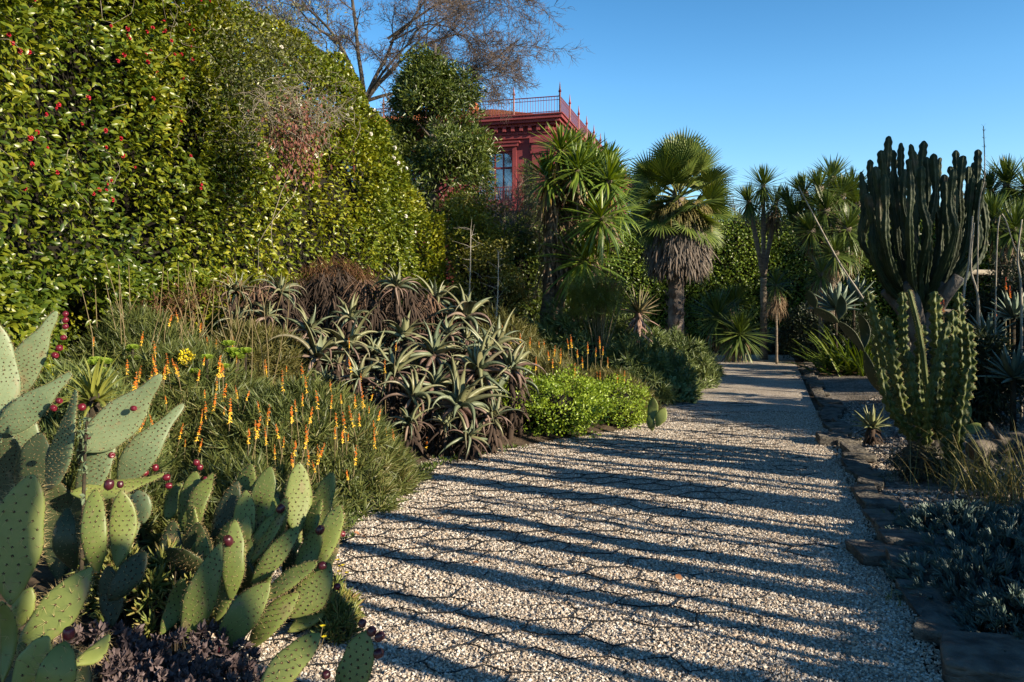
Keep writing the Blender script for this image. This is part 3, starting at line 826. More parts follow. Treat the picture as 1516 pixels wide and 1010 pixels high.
def leafy(name, label, cat, c, rx, ry, z0, z1, ncl, per, cr, L, Wd, mat, rng, tmpl=LEAF4, prof=None, seed=3, droop=.35, coref=.72, group=None, root=None, amp=.3):
    """shrub: leaf clumps through a lumpy body, twigs and a shade-dark solid core inside"""
    c = np.array([c[0], c[1], 0.]); g0 = gz(c[0], c[1])
    root = thing(name, label, cat, (c[0], c[1], g0), group)
    mb = MB()
    u = norm(rng.normal(0, 1, (ncl, 3))); k = rng.uniform(.35, 1, ncl) ** .45
    u[:, 2] = np.abs(u[:, 2]) * 2 - 1 if False else u[:, 2]
    lump = 1 + amp * vnoise(u * 2 + seed, 1.2, seed, 2)
    zz = (z0 + z1) / 2; hz = (z1 - z0) / 2
    ctr = np.array([c[0], c[1], zz]); rv = np.array([rx, ry, hz])
    P_ = ctr + u * rv * (k * lump)[:, None]
    P_[:, 2] = np.maximum(P_[:, 2], ground_z(P_[:, 0], P_[:, 1]) + .06)
    clump_cloud(mb, P_, u, per, rng.uniform(.7, 1.2, ncl) * cr, L, Wd, tmpl, rng, droop)
    part("foliage", mb, mat, root)
    m2 = MB()
    for q in P_[:: max(1, ncl // 60)]:
        b_ = np.array([c[0] + rng.normal(0, rx * .12), c[1] + rng.normal(0, ry * .12), g0 - .05])
        m2.add(*tube(smooth_path([b_, lerp(b_, q, .5) + [0, 0, hz * .15], q], 6), np.linspace(max(.008, rx * .018), .004, 6), 4, False))
    if coref:
        X, F = blob((c[0], c[1], lerp(z0, z1, .45)), (rx * coref * .8, ry * coref * .8, hz * coref * .85), 20, 12, .25, 1, seed, -1)  # solid core, its dark colour stands in for shade inside the shrub
        m2.add(X, F)
    part("stem", m2, MAT_core, root)
    return root

MAT_ygshrub = M_leaf("yellow_leaf", [(.06, .085, .012), (.11, .14, .015), (.18, .19, .02), (.26, .24, .03), (.3, .2, .04)], .42, .28, 1.2, .45)
leafy("yellow_green_shrub", "yellow-green climbing shrub with pale autumn leaves beside the camellia dome", "shrub", P(700, 0, 16), .62, .7, .3, 3.95, 210, 60, .24, .08, .042, MAT_ygshrub, r, seed=4, amp=.35)
leafy("yellow_green_shrub", "sparse yellowing shrub behind two thin pale stalks", "shrub", P(728, 0, 15), .7, .5, .3, 2.75, 150, 40, .24, .07, .035, M_leaf("sparse_leaf", [(.05, .07, .014), (.1, .11, .02), (.18, .17, .03), (.22, .13, .04)], .5, .25), r, seed=5, coref=.5)
leafy("dark_bush", "nearly black glossy bush below the mansion window", "bush", P(768, 0, 17), .75, .7, .1, 3.4, 210, 55, .26, .08, .045, MAT_darkleaf, r, seed=9)
leafy("dark_bush", "dark broadleaf bush filling the gap behind the leaning yucca trunk", "bush", P(815, 0, 19), 1.1, .8, .1, 3.2, 230, 55, .28, .09, .05, MAT_darkleaf, r, seed=19)
MAT_cyp = M_leaf("cypress_spray", [(.03, .045, .014), (.05, .07, .02), (.08, .1, .03)], .6, .15)
leafy("cypress", "thin olive-green cypress rising between the window and the yucca", "tree", P(788, 0, 17.5), .32, .32, .2, 4.75, 150, 60, .2, .1, .016, MAT_cyp, r, seed=12, droop=-.5, coref=.4)
MAT_bare = M_noise("pale_twig", [(.14, .11, .09), (.25, .2, .17)], 12, 3, .9, 0)
bs = thing("bare_shrub", "tangle of thin pale leafless twigs in front of the mansion window", "shrub", (P(745, 0, 17)[0], 17, .2))
mb = MB(); b0 = P(742, 0, 17); 
for k in range(9):
    grow(mb, mb, np.array([b0[0] + r.normal(0, .1), 17 + r.normal(0, .2), 2.6]), np.array([.28 * math.cos(k * 2.4) + .12, .3 * math.sin(k * 2.4), 1.]), 1.3, .016, 2, r, 4, .03, 4)
mb.add(*tube([(b0[0], 17, .2), (b0[0], 17, 2.7)], [.03, .02], 5)); part("branch", mb, MAT_bare, bs)
for px, top, d, lab in ((694, 340, 13.6, "thin pale bare stalk in front of the yellowing shrub, taller one"), (735, 375, 13.6, "thin pale bare stalk in front of the yellowing shrub, shorter one")):
    b0 = P(px - 6, 500, d); b0[2] = gz(b0[0], b0[1]); tp = P(px + 3, top, d)
    st = thing("bare_stalk", lab, "stalk", b0)
    mb = MB(); pts = smooth_path([b0, lerp(b0, tp, .5) + [.03, 0, 0], tp], 12); mb.add(*tube(pts, np.linspace(.022, .007, 12), 6))
    for i in range(3, 12):
        for q in range(3): twigs(mb, [pts[i]], [r.normal(0, 1, 3) * [1, 1, .4] + [0, 0, .5]], .28, .004, r, 5, .3, 0)
    part("stem", mb, M_noise("pale_stalk", [(.2, .18, .15), (.4, .37, .32)], 20, 3, .9, 0) if px < 700 else bpy.data.materials["pale_stalk"], st)

# ------------------------------------------------------------------ rosette plants: yucca, cordyline
def rosette(name, mats, n, L, Wd, el0, el1, b0, b1, rng, nseg=6, chan=.2, prof=prof_blade, dead=0, deadL=None, base=.04, matsplit=None, curl=.2, three=True, pw=1.3):
    """spiky head, axis +Z, oldest leaves lowest; mats[1] for the hanging dead ones"""
    mb = MB(); t = np.linspace(0, 1, n)
    az = np.arange(n) * 2.39996 + rng.normal(0, .2, n)
    el = lerp(el0, el1, t ** .9) + rng.normal(0, .09, n)
    Lx = L * np.interp(t, [0, .25, 1], [.7, 1, .92]) * rng.uniform(.85, 1.12, n)
    b = lerp(b0, b1, t) * rng.uniform(.6, 1.3, n)
    bp = np.stack([np.cos(az) * base * t, np.sin(az) * base * t, -t * base * 3], 1)
    sel = np.zeros(n, bool)
    if matsplit is not None: sel = t > matsplit
    for s_, m_ in ((~sel, 0), (sel, 1)):
        if s_.any(): mb.add(*strap(bp[s_], az[s_], el[s_], Lx[s_], Wd * rng.uniform(.85, 1.1, s_.sum()), b[s_], nseg, chan, prof, rng.normal(0, curl, s_.sum()), pw=pw, three=three), m_)
    if dead:
        az = rng.uniform(0, 2 * PI, dead); h = rng.uniform(0, 1, dead)
        bp = np.stack([np.cos(az) * base, np.sin(az) * base, -base * 3 - h * (deadL or L) * .9], 1)
        mb.add(*strap(bp, az, rng.uniform(-.9, -.3, dead), (deadL or L) * rng.uniform(.6, 1, dead), Wd * .8, rng.uniform(.6, 1.2, dead), 4, .3, prof, rng.normal(0, .5, dead), three=three), len(mats) - 1)
    return mb.mesh(name, mats)

MAT_yucca = M_leaf("yucca_leaf", [(.045, .085, .014), (.08, .135, .018), (.13, .19, .024), (.2, .25, .03)], .42, .22, 2, .2)
MAT_yold = M_leaf("yellowing_yucca_leaf", [(.16, .16, .02), (.25, .2, .025), (.3, .18, .03)], .5, .25)
MAT_straw = M_leaf("dry_leaf", [(.10, .065, .04), (.19, .135, .085), (.28, .21, .14)], .85, .1, 2, .3, .2)
MAT_ytrunk = M_noise("fibrous_trunk", [(.045, .032, .024), (.10, .075, .055), (.17, .14, .11)], 5, 5, .95, .9, 22, dist=.04, stretch=(1, 1, 3))
yv = [rosette("yucca_head", [MAT_yucca, MAT_yold, MAT_straw], 105, .8, .056, 1.45, -.75, .1, .75, np.random.default_rng(30 + k), 6, .22, prof_blade, dead=26, deadL=.6, base=.06, matsplit=.95) for k in range(3)]
yv_hang = rosette("yucca_head", [MAT_yucca, MAT_yold, MAT_straw], 110, .95, .06, 1.2, -1.35, .3, 1.0, np.random.default_rng(40), 7, .2, prof_blade, dead=0, base=.08, matsplit=.97)
D = 15.
yb = P(806, 470, D); yb[2] = gz(yb[0], yb[1])
yu = thing("yucca", "tall multi-headed yucca with leaning trunks beside the fan palm", "yucca", yb)
heads = [(812, 258, -.3, 0, .82), (830, 218, -.5, 0, .78), (846, 222, .3, 1, .75), (878, 252, 0, 2, .9), (868, 228, .9, 0, .78), (896, 246, .8, 1, .85), (908, 276, .4, 2, .8), (890, 318, -.8, 3, .85), (858, 292, .2, 1, .82), (916, 306, .9, 3, .7), (842, 272, 1.0, 0, .85), (866, 378, -.3, 3, 1.1), (902, 262, -.4, 0, .8), (856, 246, -.6, 2, .8), (884, 286, .5, 1, .8), (826, 282, .5, 1, .75)]
forks = [P(818, 300, D), P(838, 320, D), P(880, 330, D)]
tm = MB()
def trunkline(pts, r0, r1, n=16, sides=10):
    q = smooth_path(pts, n); rr = np.linspace(r0, r1, n) * (1 + .12 * np.sin(np.arange(n) * 2.1))
    tm.add(*tube(q, rr, sides))
trunkline([yb, lerp(yb, forks[0], .55) + [.02, 0, 0], forks[0]], .15, .09); trunkline([yb + [.12, .1, 0], lerp(yb, forks[1], .5) + [.12, .05, 0], forks[1] + [.1, .1, 0]], .14, .09); trunkline([yb + [.25, .25, 0], lerp(yb, forks[2], .5) + [.35, .25, 0], forks[2] + [0, .2, 0]], .14, .09)
for k, (px, py, dy, v, s) in enumerate(heads):
    h = P(px, py, D + dy); fk = min(forks, key=lambda f: np.linalg.norm((f - h)[[0, 2]]))
    if py < 350: trunkline([fk, lerp(fk, h, .5) + [0, 0, -.08], h + [0, 0, -.05]], .07, .055, 8, 8)
    ax = np.array([(h[0] - .95) * .55, -.25 + dy * .25, 1.0]) if v != 3 else np.array([.1, -.35, 1.0])
    me = (yv + [yv_hang])[v]
    place("leaf_rosette", me, yu, axis_matrix(h, ax, k * 1.7, s))
trunkline([forks[2] + [0, .1, -.8], P(868, 400, D - .1), P(868, 378, D - .3)], .06, .05, 8, 8)
part("trunk", tm, MAT_ytrunk, yu)
mb = MB(); n = 420      # dead leaves hanging along the trunks
tt = r.uniform(.55, 1.05, n); w = r.integers(0, 3, n)
bs_ = np.array([lerp(yb, forks[i], min(q, 1.0)) + np.array([.1 * i, .1 * i, .25 * (q - .5)]) for i, q in zip(w, tt)]) + r.normal(0, .06, (n, 3))
mb.add(*strap(bs_, r.uniform(0, 6.3, n), r.uniform(-1.1, -.4, n), r.uniform(.35, .75, n), .035, r.uniform(.3, 1.0, n), 4, .3, prof_blade))
part("dead_leaf_skirt", mb, MAT_straw, yu)

MAT_cord = M_leaf("cordyline_leaf", [(.034, .06, .016), (.062, .1, .022), (.1, .145, .03), (.15, .19, .045)], .42, .2, 2, .2)
cv = [rosette("cordyline_head", [MAT_cord, MAT_straw], 185, .72, .036, 1.5, -1.0, .05, .55, np.random.default_rng(50 + k), 5, .15, prof_blade, dead=40, deadL=.55, base=.05) for k in range(3)]
cv_skirt = rosette("cordyline_head", [MAT_cord, MAT_straw], 120, .68, .03, 1.5, -.9, .05, .6, np.random.default_rng(60), 5, .15, prof_blade, dead=170, deadL=.7, base=.06)
MAT_ctrunk = M_noise("pale_trunk", [(.08, .065, .05), (.17, .14, .11), (.24, .2, .16)], 6, 5, .95, .6, 30, stretch=(1, 1, 4))
def cordyline(label, heads_, base_px, d, trunk_r, cat="cordyline", lean=None, name="cabbage_tree"):
    b0 = P(base_px, 450, d); b0[2] = gz(b0[0], b0[1])
    t = thing(name, label, cat, b0); global tm; tm = MB()
    hs_ = [P(px, py, d + dy) for px, py, dy, v, s in heads_]
    mean = np.mean(hs_, 0)
    fk = b0 + (mean - b0) * (.8 if len(hs_) == 1 else .5)
    trunkline([b0, lerp(b0, fk, .5), fk], trunk_r, trunk_r * .75, 14, 9)
    for k, (h, (px, py, dy, v, s)) in enumerate(zip(hs_, heads_)):
        trunkline([fk, lerp(fk, h, .5), h], trunk_r * .65, trunk_r * .5, 8, 7)
        ax = np.array([(h[0] - fk[0]) * .5, (h[1] - fk[1]) * .5 - .1, 1.0]) if len(hs_) > 1 else np.array([0, -.05, 1.])
        place("leaf_rosette", (cv + [cv_skirt])[v], t, axis_matrix(h, ax, k * 2.1, s))
    part("trunk", tm, MAT_ctrunk, t)
    return t
cordyline("single-trunk cabbage tree with three spiky heads and brown skirt, beside the fan palm", [(1130, 272, 0, 0, 1.0), (1108, 296, -.3, 1, .9), (1150, 296, .3, 3, .9)], 1131, 22, .11)
cordyline("broad cabbage tree clump with many round spiky heads left of the tall candelabra cactus".replace("left of", "beside"), [(1190, 284, .2, 0, 1.0), (1213, 276, -.3, 1, .95), (1246, 286, 0, 2, 1.0), (1270, 300, .3, 0, .95), (1178, 316, 0, 2, .9), (1222, 308, -.6, 1, 1.0), (1200, 340, -.7, 0, .9), (1255, 336, -.8, 2, 1.0), (1278, 350, -.2, 1, .95), (1236, 374, -1., 0, .85), (1168, 300, .6, 1, .9), (1232, 262, .6, 2, .95), (1258, 372, -.6, 1, .8), (1262, 278, .8, 1, .9)], 1228, 20.5, .2)
cordyline("cabbage tree head on a short trunk with straw skirt, below the big clump", [(1216, 402, 0, 3, .85)], 1216, 18.5, .07)
cordyline("small cabbage tree with brown hanging skirt on a thin pale stem", [(1149, 418, 0, 3, .78)], 1150, 20.5, .035)
cordyline("low spiky cabbage palm clump of three heads beside the path end", [(1062, 465, 0, 0, 1.25), (1096, 490, -.5, 1, 1.2), (1088, 446, 1.0, 2, 1.05)], 1078, 21.5, .09)
cordyline("dark cabbage tree against the sky at the picture's edge behind the candelabra", [(1490, 268, 0, 0, 1.0), (1466, 280, .3, 1, .9), (1520, 275, -.3, 2, 1.0)], 1500, 16.5, .12)
cordyline("paler cabbage tree with lower heads at the picture's edge", [(1470, 322, 0, 1, .9), (1502, 335, -.3, 2, .85)], 1480, 14.5, .09)

# ------------------------------------------------------------------ fan palm
MAT_palm = M_leaf("fan_palm_leaf", [(.04, .07, .016), (.075, .115, .022), (.12, .165, .032), (.19, .21, .05)], .45, .2, 2, .3)
MAT_petiole = M_noise("petiole", [(.12, .14, .04), (.2, .2, .07)], 4, 2, .5, 0)
MAT_skirt = M_leaf("dead_frond", [(.05, .043, .038), (.10, .085, .073), (.17, .145, .125), (.14, .095, .065)], .9, .05, 3, .3, .2)
def fan_frond(seed, droop, R=.72, pet=.8):
    rr = np.random.default_rng(seed); mb = MB(); n = 34
    pts = smooth_path([(0, 0, 0), (0, pet * .5, .06), (0, pet, .02)], 7)
    mb.add(*tube(pts, np.linspace(.022, .011, 7), 5), 1)
    ph = np.linspace(-2.1, 2.1, n)
    Ls = R * (.72 + .28 * np.cos(ph * .62)) * rr.uniform(.92, 1.05, n)
    V, F = strap(np.tile([0, pet, .02], (n, 1)), PI / 2 - ph, np.full(n, .22) + .1 * np.cos(ph), Ls, R * .066, droop * rr.uniform(.7, 1.3, n), 7, .28, lambda s: np.where(s < .55, .25 + s / .55 * .75, np.clip((1 - s) / .45, 0, 1) ** .8), pw=1.8)
    mb.add(V, F, 0)
    return mb.mesh("fan_frond", [MAT_palm, MAT_petiole])
fr = [fan_frond(70 + k, .1 + .17 * k) for k in range(4)]
D = 20.
pb = P(1000, 450, D); pb[2] = gz(pb[0], pb[1]); crown = P(1003, 292, D)
pm = thing("fan_palm", "fan palm with round green crown over a grey skirt of dead fronds", "palm", pb)
mb = MB(); q = smooth_path([pb, lerp(pb, crown, .5), crown], 40)
rr = np.linspace(.2, .16, 40) * (1 + .1 * (np.arange(40) % 2)); mb.add(*tube(q, rr, 14))
n = 190; hh = r.uniform(0, 1, n); az = r.uniform(0, 6.3, n)     # old leaf bases
bp = pb + (crown - pb) * hh[:, None] + np.stack([np.cos(az), np.sin(az), az * 0], 1) * .2
mb.add(*strap(bp, az, r.uniform(.8, 1.3, n), .2, .11, .1, 3, .2, prof_taper))
part("trunk", mb, M_noise("palm_trunk", [(.06, .048, .04), (.15, .12, .1), (.24, .2, .17)], 5, 5, .95, .8, 25, dist=.03), pm)
for k in range(62):
    t = k / 61
    el = lerp(1.42, -.85, t ** .9) + r.normal(0, .06); az = k * 2.39996
    d = Vector((math.cos(az) * math.cos(el), math.sin(az) * math.cos(el), math.sin(el)))
    upv = Vector((-math.cos(az) * math.sin(el), -math.sin(az) * math.sin(el), math.cos(el)))
    s = d.cross(upv).normalized(); M = Matrix((s, d, upv)).transposed().to_4x4(); M.translation = Vector(crown) + Vector((0, 0, .2 - .45 * t)) + d * .06
    M = M @ Matrix.Rotation(r.normal(0, .65), 4, 'Y') @ Matrix.Scale(r.uniform(.86, 1.04), 4)
    place("frond", fr[min(3, int(t * 3 + r.uniform(0, 1.2)))], pm, M)
mb = MB(); n = 2600         # thatch of dead fronds hanging down
hh = r.uniform(0, 1, n) ** .8; az = r.uniform(0, 6.3, n); zt_, zl = P(0, 318, D)[2], P(0, 385, D)[2]
rad = np.interp(hh, [0, .3, .7, 1], [.25, .6, .66, .5]) * r.uniform(.6, 1.08, n)
bp = np.stack([crown[0] + np.cos(az) * rad, crown[1] + np.sin(az) * rad, lerp(zt_, zl, hh)], 1)
mb.add(*strap(bp, az + r.normal(0, .4, n), r.uniform(-1.35, -.75, n), r.uniform(.35, .75, n), r.uniform(.02, .06, n), r.uniform(.1, .7, n), 4, .3, prof_blade, r.normal(0, .4, n)))
part("dead_frond_skirt", mb, MAT_skirt, pm)
mb = MB(); n = 700         # half-dry fronds folded down over the skirt
az = r.uniform(0, 6.3, n); bp = crown + np.stack([np.cos(az) * .5, np.sin(az) * .5, r.uniform(-.5, -.1, n)], 1)
mb.add(*strap(bp, az + r.normal(0, .3, n), r.uniform(-.6, .1, n), r.uniform(.4, .8, n), .03, r.uniform(.8, 1.5, n), 5, .3, prof_blade, r.normal(0, .3, n)))
part("drying_frond", mb, M_leaf("drying_frond", [(.1, .1, .03), (.17, .15, .045), (.22, .17, .08)], .6, .2), pm)["kind"] = "stuff"
# ------------------------------------------------------------------ planted bank along the path
def dome(n, cx, cy, rx, ry, h, rng, seed=1, k0=.7, lump=.22, sq=2.6):
    """points on and just inside a lumpy mound standing on the ground, and their outward directions"""
    a = rng.uniform(0, 2 * PI, n); rho = rng.uniform(0, 1, n) ** .55
    lm = 1 + lump * vnoise(np.stack([np.cos(a) * rho * 1.7 + seed, np.sin(a) * rho * 1.7, np.full(n, seed * 1.3)], 1), 1.5, seed, 2)
    k = rng.uniform(k0, 1.04, n)
    x = cx + np.cos(a) * rho * rx * lm; y = cy + np.sin(a) * rho * ry * lm
    z = ground_z(x, y) + h * lm * k * (1 - rho ** sq) + .03
    out = norm(np.stack([np.cos(a) * rho, np.sin(a) * rho, 1.1 - rho * .6], 1))
    return np.stack([x, y, z], 1), out

def tuft_tmpl(n, L, Wd, el0, el1, b0, b1, seed, nseg=3, three=False, prof=prof_taper, thick=0.0):
    rr = np.random.default_rng(seed); t = np.linspace(0, 1, n)
    V, F = strap(np.stack([t * 0, t * 0, -t * L * .35], 1), np.arange(n) * 2.4 + rr.normal(0, .3, n), lerp(el0, el1, t) + rr.normal(0, .12, n), L * rr.uniform(.7, 1.1, n), Wd, lerp(b0, b1, t), nseg, .3, prof, rr.normal(0, .2, n), three=three, thick=thick)
    return V[:, [0, 2, 1]] * [1, 1, -1], [F]           # axis Z -> template axis Y

def tufts(mb, pts, out, tmpls, s0, s1, rng, tilt=.35, mat=0):
    w = rng.integers(0, len(tmpls), len(pts))
    for k, (tv, tf) in enumerate(tmpls):
        m = w == k
        if not m.any(): continue
        d = norm(out[m] + rng.normal(0, tilt, (m.sum(), 3)))
        mb.add(*instance(tv, tf, frames(d, rng.normal(0, 1, (m.sum(), 3))), pts[m], rng.uniform(s0, s1, m.sum())), mat)

MAT_fine = M_leaf("fine_aloe_leaf", [(.03, .05, .014), (.055, .08, .02), (.09, .115, .028), (.14, .155, .04), (.15, .12, .05)], .5, .2, 1.5, .35)
MAT_fineY = M_leaf("olive_aloe_leaf", [(.05, .06, .016), (.09, .095, .024), (.14, .13, .034), (.18, .15, .05)], .55, .22, 1.5, .35)
MAT_fineD = M_leaf("green_aloe_leaf", [(.05, .075, .024), (.09, .13, .038), (.14, .18, .055), (.2, .23, .08)], .45, .18, 1.5, .35)
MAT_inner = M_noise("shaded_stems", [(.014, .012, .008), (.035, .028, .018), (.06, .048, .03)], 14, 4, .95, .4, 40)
MAT_spO = M_noise("orange_floret", [(.6, .14, .015), (.72, .22, .02)], 30, 2, .5, 0)
MAT_spY = M_noise("yellow_floret", [(.75, .42, .03), (.8, .52, .06)], 30, 2, .5, 0)
MAT_spG = M_noise("spike_stem", [(.13, .10, .05), (.2, .16, .08)], 20, 2, .7, 0)
MAT_spR = M_noise("red_floret", [(.5, .06, .015), (.62, .10, .02)], 30, 2, .5, 0)
FT = [tuft_tmpl(17, .145, .0115, 1.4, -.15, .0, .45, 100 + k) for k in range(4)]
FTd = [tuft_tmpl(16, .17, .024, 1.35, -.1, .1, .5, 110 + k, 3, True) for k in range(4)]

def spike_mesh(seed, mats, L=.16, full=1.0):
    rr = np.random.default_rng(seed); mb = MB(); n = 46
    mb.add(*tube([(0, 0, -.62), (.008, 0, -.3), (0, 0, 0), (0, 0, L)], [.0055, .005, .004, .0015], 5), 2)
    t = np.sort(rr.uniform(0, 1, n)) ** .85; az = rr.uniform(0, 6.3, n)
    rad = (.018 * (1 - t) + .006) * full
    for sel, m in ((t < .42, 1), (t >= .42, 0)):
        if sel.any():
            q = sel.sum()
            mb.add(*strap(np.stack([t[sel] * 0, t[sel] * 0, t[sel] * L], 1), az[sel], np.full(q, -.35) + t[sel] * .9, rad[sel] * 1.25, .0115 * full, .75, 3, .5, prof_blade), m)
    return mb.mesh("flower_spike", mats)
SP = [spike_mesh(200 + k, [MAT_spO, MAT_spY, MAT_spG], .12 + .035 * k, .8 + .12 * k) for k in range(3)]
SPr = spike_mesh(210, [MAT_spR, MAT_spO, MAT_spG], .2, 1.2)

def aloe_shrub(label, cx, cy, rx, ry, h, n, mat, tm_, s0, s1, rng, seed, name="flowering_aloe", cat="flowering aloe", group="flowering aloe shrubs of the bank", lump=.25, k0=.55):
    t = thing(name, label, cat, (cx, cy, gz(cx, cy)), group)
    t["dome"] = (cx, cy, rx, ry, h)
    mb = MB(); p, o = dome(n, cx, cy, rx, ry, h, rng, seed, k0, lump)
    tufts(mb, p, o, tm_, s0, s1, rng, .4); part("foliage", mb, mat, t)
    mb = MB(); X, F = blob((cx, cy, gz(cx, cy) - .05), (rx * .68, ry * .68, h * .58), 24, 8, .25, 1, seed); mb.add(X, F)  # dark body added under the tufts to block light, painted as inner shade
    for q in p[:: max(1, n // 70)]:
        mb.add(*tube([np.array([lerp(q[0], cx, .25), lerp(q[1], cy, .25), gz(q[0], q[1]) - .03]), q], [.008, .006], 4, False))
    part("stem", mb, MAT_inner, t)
    return t
r = np.random.default_rng(31)
FA = [aloe_shrub("fine-leaved aloe mound spilling onto the path, covered in orange spikes, beside the grey aloes", -1.75, 6.75, .92, 1.3, .7, 2100, MAT_fine, FT, .75, 1.2, r, 2),
      aloe_shrub("fine-leaved aloe mound with many orange spikes behind the big prickly pear pads", -2.75, 7.0, .85, 1.1, .68, 1700, MAT_fine, FT, .75, 1.2, r, 3),
      aloe_shrub("fine-leaved aloe mound with few orange spikes under the red-flowered camellia", -3.6, 7.9, .8, .9, .74, 1400, MAT_fine, FT, .75, 1.2, r, 4),
      aloe_shrub("fine-leaved aloe mound between yellow flower head and dead brown aloes", -2.75, 8.6, .75, .7, .66, 1100, MAT_fineY, FT, .75, 1.2, r, 5),
      aloe_shrub("dark fine-leaved aloe mound in the shade behind the upright prickly pear", -3.15, 5.9, .65, .9, .5, 800, MAT_fineD, FT, .75, 1.2, r, 6),
      aloe_shrub("low fine-leaved aloe mound directly behind the dense prickly pear clump", -1.75, 5.25, .62, .55, .4, 600, MAT_fine, FT, .7, 1.1, r, 12),
      aloe_shrub("low fine-leaved aloe mound under the arching bromeliad", -2.6, 4.95, .6, .55, .42, 600, MAT_fine, FT, .7, 1.1, r, 13)]
FM = [aloe_shrub("olive grassy aloe mound with orange spikes above the bright green bush", .55, 11.0, .8, 1.15, .52, 1000, MAT_fineY, FT, .8, 1.25, r, 7),
      aloe_shrub("olive grassy aloe mound with orange spikes by the small prickly pear", 1.5, 11.0, .55, .8, .5, 650, MAT_fineY, FT, .8, 1.25, r, 8),
      aloe_shrub("olive aloe mound with thin orange spikes below the leaning yucca", -.05, 12.0, .75, .9, .78, 850, MAT_fineY, FT, .8, 1.25, r, 9)]
def on_mound(px, py, own, d0):
    """where the line of sight through a pixel meets the mounds"""
    for d in np.arange(d0, 13.5, .05):
        p = P(px, py, d)
        for o in own:
            cx, cy, rx, ry, h = o["dome"]
            rho2 = ((p[0] - cx) / rx) ** 2 + ((p[1] - cy) / ry) ** 2
            if rho2 < 1.1 and p[2] < gz(p[0], p[1]) + h * 1.02 * max(0, 1 - rho2 ** 1.3) + .06: return P(px, py, d - .06)
    return P(px, py, 8.0 if d0 < 8 else 11.5)
spk = [(138, 500), (209, 498), (263, 464), (250, 470), (188, 541), (205, 552), (301, 528), (350, 525), (351, 577), (365, 580), (384, 597), (394, 545), (424, 538), (448, 552), (454, 569), (438, 597), (470, 592), (490, 592), (505, 585), (538, 590), (549, 580),
       (532, 618), (510, 627), (621, 602), (582, 622), (451, 650), (394, 645), (378, 625), (631, 654), (470, 674), (496, 637), (525, 674), (555, 651), (515, 698), (584, 645), (419, 566), (412, 636), (432, 612), (340, 612), (560, 610), (602, 640), (330, 585), (296, 480), (320, 505), (455, 520)]
spk += [(int(r.uniform(190, 630)), int(r.uniform(500, 690))) for _ in range(64)]
spk = [(x, y) for x, y in spk if not (x < 430 and y > 670)]
for k, (px, py) in enumerate(spk):
    p = on_mound(px, py + 12, FA, 4.6); own = min(FA, key=lambda o: (o.location.x - p[0]) ** 2 + (o.location.y - p[1]) ** 2)
    place("flower_spike", SP[k % 3], own, axis_matrix(p, (r.normal(0, .15), r.normal(0, .15), 1), r.uniform(0, 6), r.uniform(.45, 1.0)))
spm = [(756, 501), (769, 501), (784, 508), (798, 505), (806, 508), (820, 518), (818, 535), (841, 506), (846, 505), (855, 520), (870, 513), (888, 506), (892, 516), (882, 518), (850, 548), (873, 547), (884, 554), (889, 556), (914, 558), (924, 557), (793, 538), (744, 483), (774, 515), (829, 528), (812, 524), (862, 534), (900, 535), (765, 520)]
for k, (px, py) in enumerate(spm):
    p = on_mound(px, py + 9, FM, 9.0); own = min(FM, key=lambda o: (o.location.x - p[0]) ** 2 + (o.location.y - p[1]) ** 2)
    place("flower_spike", SP[k % 3], own, axis_matrix(p, (r.normal(0, .06), r.normal(0, .06), 1), r.uniform(0, 6), r.uniform(.75, 1.05)))

MAT_lime = M_leaf("lime_bush_leaf", [(.10, .16, .016), (.17, .26, .024), (.25, .35, .036), (.33, .42, .055)], .4, .3, 2, .3)
leafy("green_bush", "bright lime green bush with small leaves bulging over the path edge", "bush", (.42, 9.3), .8, .62, .02, .74, 240, 48, .12, .04, .022, MAT_lime, r, LEAF4, seed=21, droop=-.4, coref=.55, amp=.7)
leafy("green_bush", "smaller lime green bush thinning into grassy stems by the path", "bush", (1.3, 10.0), .45, .42, .02, .58, 150, 36, .11, .036, .018, MAT_lime, r, LEAF4, seed=22, droop=-.3, coref=.7)

for k, (cx, cy, rx, ry, h, lab) in enumerate([(1.05, 13.4, .95, .8, 1.15, "tall green aloe thicket under the yucca's leaning trunk"), (1.95, 12.7, .75, .7, .85, "green aloe thicket with small rosettes behind the orange spikes"), (2.5, 13.3, .6, .75, .72, "green aloe thicket with pale succulents at its foot beside the path bend"),
                                         (3.2, 15.2, .68, .8, .95, "green aloe thicket bulging to the path under the fan palm trunk"), (2.35, 15.0, .85, .8, 1.15, "green aloe thicket around the lone red-tipped aloe"), (3.9, 17.3, .6, .8, .6, "low dusky aloe thicket at the far bend of the path")]):
    aloe_shrub(lab, cx, cy, rx, ry, h, 420, MAT_fineD, FTd, .7, 1.25, r, 40 + k, "aloe_thicket", "aloe thicket", "green aloe thickets at the path bend", .3, .4)
# pale succulents at the foot of the thicket
t = thing("pale_succulent", "pale green rounded succulents at the foot of the aloe thicket", "succulent", (2.3, 12.3, gz(2.3, 12.3)))
mb = MB()
p, o = dome(70, 2.35, 12.55, .5, .25, .4, r, 3, .8); tufts(mb, p, o, [tuft_tmpl(12, .09, .04, 1.3, .2, 0, .2, 130, 2, True, prof_blade)], .8, 1.3, r, .3)
part("foliage", mb, M_leaf("pale_succulent_leaf", [(.12, .18, .07), (.2, .27, .11)], .5, .1), t)

